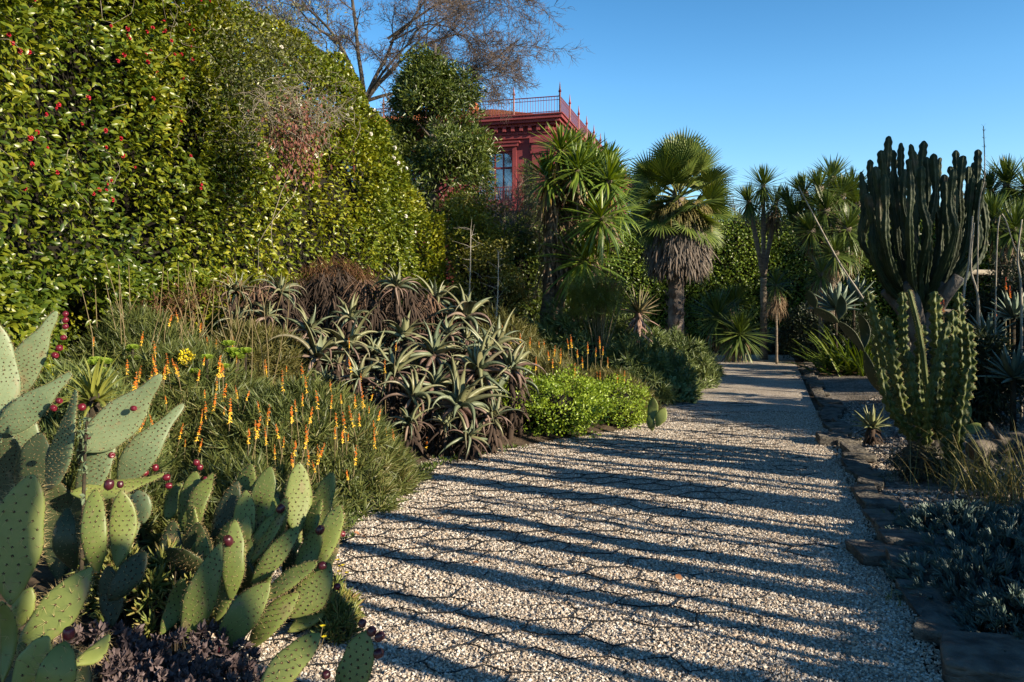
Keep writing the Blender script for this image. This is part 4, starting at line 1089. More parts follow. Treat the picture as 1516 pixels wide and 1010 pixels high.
# feathery yellow plant with a red plume
fp = P(882, 440, 13.2)
t = thing("feathery_plant", "feathery yellow-green plant with reddish plume beside the lone aloe", "plant", (fp[0], fp[1], gz(fp[0], fp[1])))
mb = MB(); c = fp + r.normal(0, 1, (230, 3)) * [.22, .2, .16]
tufts(mb, c, norm(r.normal(0, .6, (230, 3)) + [0, 0, .6]), [tuft_tmpl(22, .3, .006, 1.3, -.2, .6, 1.4, 140 + k, 4) for k in range(3)], .7, 1.1, r, .3)
part("foliage", mb, M_leaf("feathery_leaf", [(.08, .11, .02), (.13, .16, .028), (.19, .2, .05)], .5, .3), t)
mb = MB(); b0 = np.array([fp[0], fp[1], gz(fp[0], fp[1])])
for q in c[:24]: mb.add(*tube(smooth_path([b0, lerp(b0, q, .5) + [.03, 0, .1], q], 6), [.015, .013, .011, .009, .007, .005], 4, False))
part("stem", mb, MAT_spG, t)
mb = MB(); q = P(905, 424, 13.1); c = q + r.normal(0, 1, (160, 3)) * [.08, .06, .1]
mb.add(*strap(c, r.uniform(0, 6.3, 160), r.uniform(.2, 1.4, 160), .16, .006, .3, 3, .2, prof_even))
part("flower_tuft", mb, M_leaf("red_plume", [(.2, .05, .05), (.32, .1, .09)], .7, .2), t)["kind"] = "stuff"

# ------------------------------------------------------------------ big grey aloes
MAT_aloe = M_leaf("grey_aloe_leaf", [(.075, .1, .055), (.115, .145, .085), (.165, .195, .12), (.185, .19, .095), (.15, .13, .088)], .42, .06, 2, .2, .5)
MAT_aloeold = M_leaf("old_aloe_leaf", [(.10, .06, .05), (.17, .115, .095), (.25, .19, .15), (.14, .12, .085)], .6, .05, 2, .2, .3)
MAT_aloedead = M_leaf("dead_aloe_leaf", [(.022, .015, .012), (.05, .036, .028), (.1, .07, .054)], .9, .02, 2, .2, .2)
def aloe_head(seed, n=30, L=.42, Wd=.08):
    """arching channelled leaves, the lower third old and curled under"""
    rr = np.random.default_rng(seed); mb = MB(); t = np.linspace(0, 1, n)
    az = np.arange(n) * 2.39996 + rr.normal(0, .25, n)
    el = lerp(1.4, .0, t ** .8) + rr.normal(0, .2, n); b = lerp(.85, 2.4, t) * rr.uniform(.5, 1.45, n)
    Lx = L * np.interp(t, [0, .3, .75, 1], [.6, 1.05, 1.15, .9]) * rr.uniform(.65, 1.25, n)
    bp = np.stack([np.cos(az) * .022, np.sin(az) * .022, -t * .07], 1)
    old = (t > .55) & (rr.uniform(0, 1, n) < .75)
    for s_, m_ in ((~old, 0), (old, 1)):
        mb.add(*strap(bp[s_], az[s_], el[s_], Lx[s_], Wd * rr.uniform(.85, 1.1, s_.sum()) * (1 if m_ == 0 else .75), b[s_] + (.5 if m_ else 0), 9, .3, lambda s: np.where(s < .12, .85 + s / .12 * .15, np.clip((1 - s) / .88, 0, 1) ** .8), rr.normal(0, .65, s_.sum()), rr.normal(0, .35, s_.sum()), pw=1.35, thick=.25), m_)
    return mb.mesh("leaf_rosette", [MAT_aloe, MAT_aloeold])
AH = [aloe_head(300 + k, 20 + 3 * (k % 4)) for k in range(8)]
def hanging(mb, a, b, n, L, Wd, rad, rng, mat=0, el=(-1.2, .1), bd=(.5, 1.6)):
    hh = rng.uniform(0, 1, n); az = rng.uniform(0, 6.3, n)
    bp = np.asarray(a) + (np.asarray(b) - np.asarray(a)) * hh[:, None] + np.stack([np.cos(az), np.sin(az), az * 0], 1) * rad
    mb.add(*strap(bp, az + rng.normal(0, .3, n), rng.uniform(*el, n), L * rng.uniform(.6, 1.1, n), Wd, rng.uniform(*bd, n), 5, .35, prof_blade, rng.normal(0, .5, n)), mat)
AL = [(470, 520, 45, 8.6, "grey aloe rosette with yellow centre nearest the fine aloe mound, left in sun".replace(", left in sun", "")), (515, 508, 45, 8.9, "broad grey aloe rosette just above the fine-leaved aloe mound"), (581, 545, 47, 8.3, "open star-shaped grey aloe rosette facing the path, long flat leaves"), (643, 518, 42, 8.8, "grey aloe rosette with dark hollow centre in the middle of the clump"),
      (646, 437, 34, 10.1, "grey aloe rosette standing high against the yellow-green camellia"), (690, 461, 40, 9.9, "large grey aloe rosette on a bare stem before the thin pale stalks"), (707, 540, 46, 8.6, "wide arching grey aloe with yellow heart near the bright bush"), (680, 592, 52, 8.1, "big drooping grey aloe low at the path edge"),
      (613, 580, 38, 8.0, "half-hidden grey aloe behind the orange spikes at the path"), (757, 538, 40, 8.8, "grey aloe rosette touching the olive grassy mound"), (518, 466, 30, 9.2, "small grey aloe rosette under the dead brown thatch"), (458, 484, 31, 8.9, "grey aloe with pinkish hanging lower leaves beside dead thatch"),
      (395, 464, 28, 8.8, "narrow grey aloe with drooping leaves among dead brown stems"), (416, 428, 26, 9.1, "withered pink-grey aloe with leaves curled under like a claw"), (587, 420, 27, 9.4, "grey aloe with hanging pale leaves under the camellia skirt"), (350, 428, 27, 8.9, "fresh green topped aloe with pinkish hanging leaves by the camellia hollow"),
      (599, 492, 35, 9.2, "grey aloe with many thin arching leaves mid slope"), (720, 512, 38, 9.2, "grey aloe rosette behind the wide arching one with yellow heart"), (555, 520, 30, 9.0, "small pale aloe rosette squeezed between two bigger ones"), (663, 492, 28, 9.6, "small reddish-tipped aloe between bigger grey rosettes"),
      (731, 612, 32, 8.2, "small dusky aloe at the edge of the lime bush"), (694, 642, 32, 7.9, "lowest dark drooping aloe touching the gravel edge"), (532, 556, 32, 8.1, "narrow-leaved aloe rising from the fine-leaved mound"), (350, 472, 26, 8.9, "pinkish wilted aloe beside the climbing dry stems"), (427, 506, 26, 8.7, "small yellow-green aloe at the top of the fine-leaved mound"),
      (738, 500, 32, 9.8, "aloe rosette high at the clump's end next to orange spikes"), (606, 622, 30, 7.7, "shaded aloe peeping out over the fine-leaved mound by the path"), (645, 566, 34, 8.4, "grey aloe under the dark-hearted rosette with trailing leaves")]
r = np.random.default_rng(77)
for k, (px, py, rp, d, lab) in enumerate(AL):
    h = P(px, py, d); g = gz(h[0], h[1]); b0 = np.array([h[0] + r.normal(0, .05), h[1] + .08, g])
    t = thing("grey_aloe", lab, "aloe", b0, "grey aloes massed on the bank")
    sc = rp / F_PX * d / .28
    place("leaf_rosette", AH[k % 8], t, axis_matrix(h, (r.normal(.12, .24), r.normal(-.28, .2), 1), r.uniform(0, 6), sc))
    mb = MB(); mb.add(*tube(smooth_path([b0 - [0, 0, .05], lerp(b0, h, .5) + r.normal(0, .03, 3), h - [0, 0, .03]], 8), np.linspace(.04, .032, 8), 8)); hanging(mb, lerp(b0, h, .3), h - [0, 0, .06], 34, .3, .034, .03, r)
    part("stem", mb, MAT_aloedead, t)
# more shaded rosettes that fill the clump's inside
for k, (px, py, rp, d) in enumerate([(545, 490, 28, 9.5), (620, 540, 30, 8.9), (560, 575, 26, 8.2), (668, 545, 30, 9.0), (500, 535, 28, 8.7), (690, 500, 26, 9.7), (640, 605, 30, 8.2), (720, 570, 30, 8.6), (660, 625, 26, 8.0), (480, 560, 26, 8.3), (575, 470, 26, 10.0), (770, 560, 28, 8.9)]):
    h = P(px, py, d); b0 = np.array([h[0], h[1] + .06, gz(h[0], h[1])])
    t = thing("grey_aloe", "small aloe rosette half hidden inside the big grey aloe clump", "aloe", b0, "aloes hidden in the grey clump")
    place("leaf_rosette", AH[(k * 3) % 8], t, axis_matrix(h, (r.normal(.1, .2), r.normal(-.3, .15), 1), r.uniform(0, 6), rp / F_PX * d / .345))
    mb = MB(); mb.add(*tube([b0 - [0, 0, .05], h - [0, 0, .03]], [.035, .03], 7)); hanging(mb, lerp(b0, h, .2), h - [0, 0, .05], 30, .28, .03, .03, r); part("stem", mb, MAT_aloedead, t)
# dead stems hung with old leaves
MAT_deadbr = M_leaf("brown_dead_leaf", [(.045, .028, .02), (.09, .055, .038), (.16, .10, .068), (.22, .15, .1)], .9, .05, 2, .3, .2)
for k, (px, py, d) in enumerate([(378, 432, 9.7), (438, 424, 9.9), (475, 415, 9.9), (503, 410, 10.0), (536, 424, 9.7), (570, 414, 9.9), (604, 430, 9.8), (430, 452, 9.4), (632, 444, 10.0), (552, 446, 9.5), (492, 446, 9.6), (395, 420, 10.2)]):
    h = P(px, py, d); b0 = np.array([h[0], h[1] + .05, gz(h[0], h[1])])
    t = thing("dead_aloe", "dead aloe stem curtained in dark shrivelled leaves above the grey aloes", "dead aloe", b0, "dead aloe stems below the camellias")
    mb = MB(); mb.add(*tube(smooth_path([b0 - [0, 0, .05], lerp(b0, h, .5) + r.normal(0, .03, 3), h], 8), np.linspace(.06, .045, 8), 8)); part("stem", mb, MAT_aloedead, t)
    mb = MB(); hanging(mb, lerp(b0, h, .1), h + [0, 0, .1], 420, .4, .017, .09, r, el=(-1.3, -.25), bd=(.15, .9)); part("dead_leaf_skirt", mb, MAT_aloedead if k % 4 else MAT_deadbr, t)
# brown thatch on top
c0 = P(498, 408, 10.7)
t = thing("dead_thatch", "russet brown mound of dead stems heaped under the camellia", "dead plant", (c0[0], c0[1], gz(c0[0], c0[1])))
mb = MB(); n = 2600; q = r.normal(0, 1, (n, 3)); q = norm(q) * (r.uniform(0, 1, n) ** .4)[:, None]; q[:, 2] = np.abs(q[:, 2])
mb.add(*strap(c0 + q * [.62, .4, .42] - [0, 0, .22], r.uniform(0, 6.3, n), r.uniform(-.3, 1.2, n), r.uniform(.12, .3, n), .008, r.uniform(.3, 1.8, n), 4, .2, prof_even, r.normal(0, .8, n), three=False))
X, F = blob(c0 - [0, 0, .9], (.6, .38, 1.0), 20, 8, .2, 1, 5); mb.add(X, F, 1)
part("straw", mb, [M_leaf("russet_straw", [(.09, .045, .022), (.16, .085, .042), (.24, .14, .075)], .9, .1, 3, .3, .2), MAT_inner], t)
c0 = P(250, 455, 8.6)
t = thing("dead_fern", "rust brown dead fern fronds below the dark camellia hollow", "dead plant", (c0[0], c0[1], gz(c0[0], c0[1])))
mb = MB(); n = 900; q = r.normal(0, 1, (n, 3)) * [.33, .2, .1]; q[:, 2] += q[:, 0] * .35
mb.add(*strap(c0 + q, r.uniform(0, 6.3, n), r.uniform(-.5, .8, n), r.uniform(.08, .2, n), .014, r.uniform(.3, 1.2, n), 3, .2, prof_blade, three=False))
for k in range(16):
    e_ = c0 + r.normal(0, 1, 3) * [.3, .15, .1]; mb.add(*tube([np.array([e_[0] - .1, e_[1], gz(e_[0], e_[1])]), e_], [.006, .004], 4, False))
part("frond", mb, bpy.data.materials["russet_straw"], t)
# dry upright stems between them
t = thing("dried_flower_clump", "bundle of thin dry flower stems standing in front of the camellia hollow", "dry plant", P(300, 560, 8))
mb = MB()
for k in range(60):
    q = np.array([r.uniform(-4.0, -2.4), r.uniform(7.2, 8.8), 0]); q[2] = gz(q[0], q[1])
    mb.add(*tube(smooth_path([q, q + [r.normal(0, .05), 0, .5], q + [r.normal(0, .15), 0, r.uniform(.8, 1.35)]], 6), np.linspace(.006, .003, 6), 4, False))
part("stem", mb, MAT_spG, t)

# lone aloe with reddish tips
h = P(945, 462, 14.5); b0 = np.array([h[0], h[1], gz(h[0], h[1])])
t = thing("lone_aloe", "single spiky aloe with red-tipped upright leaves on a pinkish stem", "aloe", b0)
mb = MB(); n = 40; tt = np.linspace(0, 1, n); az = np.arange(n) * 2.4
mb.add(*strap(np.tile(h, (n, 1)), az, lerp(1.35, -.05, tt), .5 * r.uniform(.85, 1.1, n), .05, lerp(.0, .15, tt), 6, .35, prof_taper, thick=.3), (0))
part("leaf_rosette", mb, M_leaf("redtip_leaf", [(.13, .16, .07), (.19, .19, .09), (.25, .17, .10), (.28, .13, .09)], .45, .06), t)
mb = MB(); mb.add(*tube([b0, h], [.06, .05], 8)); hanging(mb, h - [0, 0, .4], h, 40, .4, .05, .03, r); part("stem", mb, M_leaf("pink_dead_leaf", [(.2, .12, .1), (.32, .22, .17)], .8, .05), t)

# lime rosettes, yellow flower head, arching bromeliad
MAT_aeo = M_leaf("lime_succulent_leaf", [(.16, .25, .03), (.24, .34, .045), (.3, .4, .07)], .35, .2, 3, .2)
def aeonium(px, py, d, nr, lab, s=1.0):
    c = P(px, py, d); t = thing("lime_succulent", lab, "succulent", (c[0], c[1], gz(c[0], c[1])))
    m2 = MB()
    for k in range(nr):
        mb = MB(); q = c + r.normal(0, 1, 3) * [.06, .06, .045] * (s if nr > 1 else 0); n = 24; tt = np.linspace(0, 1, n)
        mb.add(*strap(np.tile(q, (n, 1)), np.arange(n) * 2.4, lerp(1.3, .05, tt), .075 * s * lerp(.5, 1, tt), .04 * s, -.3, 3, .2, lambda u: .35 + .65 * np.sin(np.clip(u, 0, .92) * PI * .62)))
        m2.add(*tube([np.array([q[0], q[1], gz(q[0], q[1])]), q], [.014, .012], 5, False)); part("leaf_rosette", mb, MAT_aeo, t)
    part("stem", m2, MAT_inner, t)
aeonium(150, 538, 6.2, 5, "lime succulent rosettes above the arching bromeliad")
aeonium(192, 518, 6.9, 4, "green succulent rosettes behind a tall orange spike", .9)
aeonium(348, 518, 7.2, 5, "lime succulent rosettes where orange spikes cross, beside grey aloes", 1.1)
aeonium(305, 540, 6.8, 3, "small lime succulent next to the yellow flower head", .9)
c = P(276, 530, 6.8); t = thing("yellow_flower_head", "dense bright yellow flower head above the fine aloe foliage", "flower", (c[0], c[1], gz(c[0], c[1])))
mb = MB(); n = 260; q = norm(r.normal(0, 1, (n, 3))) * (r.uniform(.3, 1, n) ** .5)[:, None]
leaves(mb, c + q * [.065, .06, .07], q, .022, .014, LEAF4, .0, .5, .4, r); part("petal", mb, M_leaf("yellow_petal", [(.7, .55, .02), (.8, .68, .03)], .5, .2), t)
mb = MB(); mb.add(*tube([np.array([c[0], c[1], gz(c[0], c[1])]), c], [.01, .008], 5)); part("stem", mb, MAT_spG, t)
c = P(138, 582, 5.1); b0 = np.array([c[0], c[1], gz(c[0], c[1])])
t = thing("bromeliad", "yellow-hearted spiky bromeliad with arching leaves behind the big grey pad", "bromeliad", b0)
mb = MB(); n = 46; tt = np.linspace(0, 1, n)
mb.add(*strap(np.tile(c - [0, 0, .06], (n, 1)), np.arange(n) * 2.4, lerp(1.45, .15, tt) + r.normal(0, .1, n), .36 * r.uniform(.7, 1.1, n), .034, lerp(.4, 1.6, tt), 8, .3, prof_taper, r.normal(0, .3, n), pw=1.6))
part("leaf_rosette", mb, M_leaf("bromeliad_leaf", [(.14, .17, .035), (.2, .22, .05), (.26, .27, .05)], .4, .25), t)
mb = MB(); mb.add(*tube([b0, c], [.05, .04], 8)); hanging(mb, b0, c, 30, .3, .025, .03, r); part("stem", mb, MAT_inner, t)
# ------------------------------------------------------------------ prickly pears
def M_pad(name, cols):
    m, nt, b, out = new_mat(name)
    tc = nt.nodes.new("ShaderNodeTexCoord")
    nz = nt.nodes.new("ShaderNodeTexNoise"); nz.inputs['Scale'].default_value = 7; nz.inputs['Detail'].default_value = 6; nz.inputs['Roughness'].default_value = .65
    nt.links.new(tc.outputs['Object'], nz.inputs['Vector'])
    oi = nt.nodes.new("ShaderNodeObjectInfo")
    mr = nt.nodes.new("ShaderNodeMapRange"); mr.inputs[1].default_value = .3; mr.inputs[2].default_value = .7
    nt.links.new(nz.outputs[0], mr.inputs[0])
    mx = nt.nodes.new("ShaderNodeMix"); mx.inputs[0].default_value = .45
    nt.links.new(mr.outputs[0], mx.inputs[2]); nt.links.new(oi.outputs['Random'], mx.inputs[3])
    base = ramp(nt, spread(cols), mx.outputs[0])
    n2 = nt.nodes.new("ShaderNodeTexNoise"); n2.inputs['Scale'].default_value = 13; n2.inputs['Detail'].default_value = 4
    nt.links.new(tc.outputs['Object'], n2.inputs['Vector'])
    m2 = nt.nodes.new("ShaderNodeMapRange"); m2.inputs[1].default_value = .61; m2.inputs[2].default_value = .7; m2.inputs[4].default_value = .7
    nt.links.new(n2.outputs[0], m2.inputs[0])
    mc = nt.nodes.new("ShaderNodeMix"); mc.data_type = 'RGBA'
    nt.links.new(m2.outputs[0], mc.inputs[0]); nt.links.new(base, mc.inputs[6]); mc.inputs[7].default_value = (.19, .15, .08, 1)
    nt.links.new(mc.outputs[2], b.inputs['Base Color'])
    b.inputs['Roughness'].default_value = .48; b.inputs['Specular IOR Level'].default_value = .4
    bp = nt.nodes.new("ShaderNodeBump"); bp.inputs['Strength'].default_value = .35; bp.inputs['Distance'].default_value = .006
    nt.links.new(nz.outputs[0], bp.inputs['Height']); nt.links.new(bp.outputs[0], b.inputs['Normal'])
    return m
MAT_padG = M_pad("green_pad", [(.075, .105, .026), (.125, .16, .042), (.18, .21, .062)])
MAT_padB = M_pad("bluegrey_pad", [(.085, .125, .062), (.13, .175, .09), (.175, .22, .12)])
MAT_padY = M_pad("yellowgreen_pad", [(.11, .145, .036), (.16, .2, .052), (.21, .24, .07)])
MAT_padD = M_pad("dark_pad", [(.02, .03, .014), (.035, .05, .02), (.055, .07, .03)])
MAT_areole = M_plain("areole", (.045, .03, .018), .9, .2)
MAT_spine = M_plain("spine", (.42, .33, .16), .6, .3)
MAT_fruit = M_noise("ripe_fruit", [(.055, .005, .012), (.11, .008, .018), (.17, .014, .026)], 18, 3, .28, .1, 60, .5)
MAT_fruitD = M_noise("dark_fruit", [(.025, .006, .010), (.05, .009, .015), (.08, .012, .02)], 18, 3, .3, .1, 60, .5)

PROF = {'oval': lambda u: np.sin(PI * np.clip(u, 0, 1) ** 1.08) ** .7,
        'tongue': lambda u: (np.clip(np.sin(PI * np.clip(u / .82, 0, 1) ** .85), 0, 1) ** 2.4 + (.36 * np.sqrt(np.clip(1 - u ** 7, 0, 1)) * np.clip(u * 5, 0, 1)) ** 3) ** (1 / 3),
        'spade': lambda u: np.sin(PI * np.clip(u, 0, 1) ** .95) ** .78}
def pad_geo(base, tip, width, thick, yaw, prof, rng, bend=.06, spine=.014, nspine=1, sp=.03):
    base, tip = np.asarray(base, float), np.asarray(tip, float)
    ax = tip - base; L = np.linalg.norm(ax); ax = ax / L
    view = norm(((base + tip) / 2 - np.array([0, 0, CAM_H]))[None])[0]
    s0 = norm(np.cross(ax, view)[None])[0]; n0 = np.cross(s0, ax)
    s = s0 * math.cos(yaw) + n0 * math.sin(yaw); n = np.cross(s, ax)
    pf = PROF[prof]; nu, nv = 22, 20
    skew = rng.normal(0, .12)
    def C(u): return base + ax * (L * u) [..., None] if False else base[None] + ax[None] * (L * u)[:, None] + n[None] * (bend * L * np.sin(PI * u))[:, None] + s[None] * (skew * width * .5 * np.sin(PI * u))[:, None]
    wob = rng.normal(0, 1, 4)
    def Wf(u): return width / 2 * pf(u) * (1 + .05 * np.sin(u * 9 + wob[0]) + .03 * np.sin(u * 17 + wob[1])) + .002
    def Tf(u): return thick / 2 * (np.sin(PI * np.clip(u, 0.0, 1)) ** .4 * .9 + .1) * (1.25 - .5 * u)
    u = (1 - np.cos(np.linspace(0, PI, nu))) / 2; a = np.linspace(0, 2 * PI, nv, endpoint=False)
    ca, sa = np.cos(a), np.sin(a)
    sx = np.sign(ca) * np.abs(ca) ** .9; sz = np.sign(sa) * np.abs(sa) ** .85
    c = C(u); w = Wf(u); t = np.minimum(Tf(u), w)
    V = c[:, None] + s[None, None] * (w[:, None] * sx[None])[..., None] + n[None, None] * (t[:, None] * sz[None])[..., None]
    lump = vnoise(V.reshape(-1, 3), 11, 3, 2).reshape(nu, nv); V = V + n[None, None] * (lump * .004 * np.sign(sz)[None])[..., None]
    idx = np.arange(nu * nv).reshape(nu, nv); nx = np.roll(idx, -1, 1)
    F = [np.stack([idx[:-1], nx[:-1], nx[1:], idx[1:]], -1).reshape(-1, 4), idx[0][::-1][None], idx[-1][None]]
    mb = MB(); mb.add(V.reshape(-1, 3), F, 0)
    # areoles in staggered rows on both faces and along the rim
    pts, nrm = [], []
    rows = max(4, int(L / (sp * .85)))
    for i in range(rows):
        uu = (i + .6) / rows; wi = float(Wf(np.array([uu]))[0]); ti = float(min(Tf(np.array([uu]))[0], wi)); cc = C(np.array([uu]))[0]
        m = max(1, int(2 * wi / sp))
        for j in range(m):
            x = ((j + .5 + (.5 if i % 2 else 0)) / m * 2 - 1) + rng.normal(0, .04)
            if abs(x) > .93: continue
            h = (1 - abs(x) ** 2.1) ** (1 / 2.1)
            for sg in (1, -1):
                pts.append(cc + s * wi * x + n * sg * ti * h * .99); nrm.append(n * sg + s * x * .35 * ti / wi)
        for sg in (1, -1):
            if uu > .25: pts.append(cc + s * wi * sg * .985); nrm.append(s * sg)
    pts, nrm = np.array(pts), norm(np.array(nrm)); k = len(pts)
    if nspine:      # golden fringe of fine spines along the rim
        uu = np.clip(np.repeat(np.linspace(.18, .99, int(L / .006)), 2) + rng.normal(0, .004, 2 * int(L / .006)), 0, 1); sg = np.tile([1., -1.], len(uu) // 2)
        pr = C(uu) + s[None] * (Wf(uu) * sg * .98)[:, None]; dr = norm(s[None] * sg[:, None] + ax[None] * (.3 + 1.2 * (uu > .93))[:, None] + rng.normal(0, .5, (len(uu), 3)))
        lr = spine * .7 * rng.uniform(.4, 1.2, len(uu))
        mb.add(*instance(np.array([(-.5, 0, -.3), (.5, 0, -.3), (0, 0, .6), (0, 1, 0)]), [np.array([(0, 1, 3), (1, 2, 3), (2, 0, 3)])], frames(dr, rng.normal(0, 1, dr.shape)), pr, np.stack([np.full(len(uu), .0011), lr, np.full(len(uu), .0011)], 1)), 2)
    S = np.stack([np.full(k, .0049), np.full(k, .0049), np.full(k, .0038)], 1) * rng.uniform(.8, 1.25, k)[:, None]
    mb.add(*instance(ROCK[0], ROCK[1], frames(norm(np.cross(nrm, ax + rng.normal(0, .1, 3))), nrm), pts, S), 1)
    if nspine:
        pp = np.repeat(pts, nspine, 0); d = norm(np.repeat(nrm, nspine, 0) + rng.normal(0, .55, (k * nspine, 3)) + ax * .2)
        SPN = (np.array([(-.5, 0, -.3), (.5, 0, -.3), (0, 0, .6), (0, 1, 0)]), [np.array([(0, 1, 3), (1, 2, 3), (2, 0, 3)])])
        LL = spine * rng.uniform(.5, 1.3, k * nspine)
        mb.add(*instance(SPN[0], SPN[1], frames(d, rng.normal(0, 1, d.shape)), pp, np.stack([np.full(len(LL), .0014), LL, np.full(len(LL), .0014)], 1)), 2)
    return mb
def fruit_mesh(mat):
    mb = MB(); u = np.linspace(0, 1, 10)
    rr = np.array([.35, .62, .85, .97, 1.0, .97, .88, .74, .6, .45]); zz = np.array([0, .12, .3, .52, .78, 1.05, 1.3, 1.48, 1.55, 1.5])
    a = np.linspace(0, 2 * PI, 14, endpoint=False)
    V = np.stack([rr[:, None] * np.cos(a)[None], rr[:, None] * np.sin(a)[None], np.broadcast_to(zz[:, None], (10, 14))], -1)
    idx = np.arange(140).reshape(10, 14); nx = np.roll(idx, -1, 1)
    mb.add(V.reshape(-1, 3), [np.stack([idx[:-1], nx[:-1], nx[1:], idx[1:]], -1).reshape(-1, 4), idx[0][::-1][None], idx[-1][None]])
    return mb.mesh("fruit", mat)
FRU, FRUD = fruit_mesh(MAT_fruit), fruit_mesh(MAT_fruitD)
_ro = np.random.default_rng(91)
def opuntia(label, pads, fruits, base, name="prickly_pear", sp=.024, ns=2, sl=.02, thick=.027, wk=1.0, yk=0.0):
    t = thing(name, label, "cactus", base)
    objs = []
    for (bx, by, bd, tx, ty, td, wpx, yaw, pf, mat) in pads:
        A, B = P(bx, by, bd), P(tx, ty, td); A[2] = max(A[2], gz(A[0], A[1]) - .05)
        w = wpx / F_PX * (bd + td) / 2 * wk * .9
        mb = pad_geo(A, B, w, thick, yaw + yk * (1 if yaw >= 0 else -1), pf, _ro, _ro.normal(0, .09), sl, ns, sp)
        o = part("pad", mb, [mat, MAT_areole, MAT_spine], t); o["tip"] = tuple(B); o["base"] = tuple(A); objs.append(o)
    for (px, py, d, k, rpx, dark) in fruits:
        c = P(px, py, d); o = objs[k]
        A, B = np.array(o["base"]), np.array(o["tip"]); mid = A + (B - A) * .55
        axis = norm((c - mid)[None])[0]
        rr = rpx / F_PX * d * .86
        f = link("fruit", FRUD if dark else FRU, o)
        M = axis_matrix(c - axis * rr * 1.1, axis + _ro.normal(0, .15, 3), 0, 1) @ Matrix.Diagonal((rr * _ro.uniform(.88, 1.0), rr * _ro.uniform(.88, 1.0), rr * _ro.uniform(1.1, 1.35), 1))
        loc = Matrix.Translation(o.matrix_basis.translation + t.matrix_basis.translation)
        f.matrix_basis = loc.inverted() @ M
    return t
G, B_, Y_, D_ = MAT_padG, MAT_padB, MAT_padY, MAT_padD
# tall grey-green plant at the picture's edge
pads = [(2, 660, 4.3, -6, 478, 4.3, 66, .1, 'oval', B_), (6, 592, 4.5, 84, 461, 4.5, 52, .15, 'tongue', B_), (-2, 640, 4.25, 106, 552, 4.3, 50, .25, 'tongue', B_),
        (70, 725, 3.95, 113, 577, 3.9, 66, 1.05, 'tongue', B_), (124, 668, 4.0, 239, 555, 4.05, 66, .12, 'tongue', B_), (118, 740, 4.05, 186, 611, 4.15, 50, .5, 'tongue', B_),
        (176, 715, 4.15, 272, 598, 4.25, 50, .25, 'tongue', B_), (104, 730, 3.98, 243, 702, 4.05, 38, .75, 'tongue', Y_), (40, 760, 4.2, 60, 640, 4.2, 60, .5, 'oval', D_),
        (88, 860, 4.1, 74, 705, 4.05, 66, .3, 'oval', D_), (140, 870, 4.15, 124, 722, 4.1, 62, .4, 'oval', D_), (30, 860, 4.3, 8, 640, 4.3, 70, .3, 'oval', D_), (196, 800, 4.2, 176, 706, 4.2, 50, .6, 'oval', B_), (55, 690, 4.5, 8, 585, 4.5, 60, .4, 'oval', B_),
        (120, 700, 4.1, 128, 640, 4.1, 44, .9, 'oval', D_)]
fr_ = [(97, 464, 4.5, 1, 5.5, 0), (97, 474, 4.49, 1, 5.5, 0), (97, 483, 4.48, 1, 5.5, 0), (94, 500, 4.48, 1, 5.5, 0), (88, 515, 4.47, 1, 6, 0), (82, 526, 4.46, 1, 6, 0), (87, 593, 4.2, 2, 6, 0), (78, 605, 4.2, 2, 6, 0), (120, 602, 3.98, 4, 7, 0),
       (197, 605, 4.0, 4, 5.5, 0), (186, 640, 4.1, 5, 6, 0), (180, 649, 4.1, 5, 6, 0), (166, 675, 4.05, 5, 6, 0), (229, 693, 4.2, 6, 6, 0), (215, 700, 4.2, 7, 6, 0), (247, 707, 4.05, 7, 6.5, 0), (250, 720, 4.05, 7, 6, 0), (129, 647, 3.9, 3, 6, 1)]
opuntia("tall grey-green prickly pear with long tapering pads and rows of red fruit", pads, fr_, (-2.1, 4.2, gz(-2.1, 4.2)))
# broad clump beside the path
pads = [(272, 790, 4.15, 290, 697, 4.2, 38, .35, 'oval', G), (290, 795, 4.1, 316, 701, 4.15, 36, .55, 'oval', G), (246, 770, 4.25, 268, 716, 4.3, 32, .2, 'oval', G), (334, 778, 4.15, 373, 687, 4.2, 40, .45, 'oval', G), (344, 785, 4.22, 377, 709, 4.28, 26, .3, 'oval', Y_),
        (365, 800, 4.05, 401, 691, 4.1, 44, .25, 'oval', G), (406, 775, 4.1, 433, 706, 4.15, 34, .5, 'oval', G), (440, 792, 4.0, 443, 684, 4.05, 46, -.1, 'spade', G), (474, 838, 3.85, 504, 748, 3.9, 38, .3, 'oval', Y_), (363, 842, 3.85, 424, 755, 3.9, 28, .85, 'oval', G),
        (363, 838, 3.9, 406, 763, 3.95, 32, .5, 'oval', G), (372, 866, 3.75, 443, 780, 3.8, 36, .3, 'oval', G), (342, 890, 3.7, 348, 770, 3.75, 36, .1, 'oval', G), (437, 858, 3.78, 472, 783, 3.82, 38, .35, 'oval', G), (430, 915, 3.6, 489, 834, 3.65, 52, .1, 'oval', G),
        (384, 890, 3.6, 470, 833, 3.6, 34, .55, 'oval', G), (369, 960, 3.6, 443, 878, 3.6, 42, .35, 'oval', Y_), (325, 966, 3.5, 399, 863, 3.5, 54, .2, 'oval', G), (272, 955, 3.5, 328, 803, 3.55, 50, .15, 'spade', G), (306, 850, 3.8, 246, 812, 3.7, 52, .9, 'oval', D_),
        (238, 940, 3.55, 271, 857, 3.55, 34, .3, 'oval', G), (426, 936, 3.68, 497, 872, 3.72, 34, .4, 'oval', Y_), (330, 900, 3.9, 300, 780, 4.0, 44, .5, 'oval', D_), (380, 920, 3.8, 352, 820, 3.85, 46, .6, 'oval', D_), (420, 920, 3.8, 430, 810, 3.9, 44, .5, 'oval', D_), (250, 880, 3.9, 256, 770, 4.0, 44, .5, 'oval', D_)]
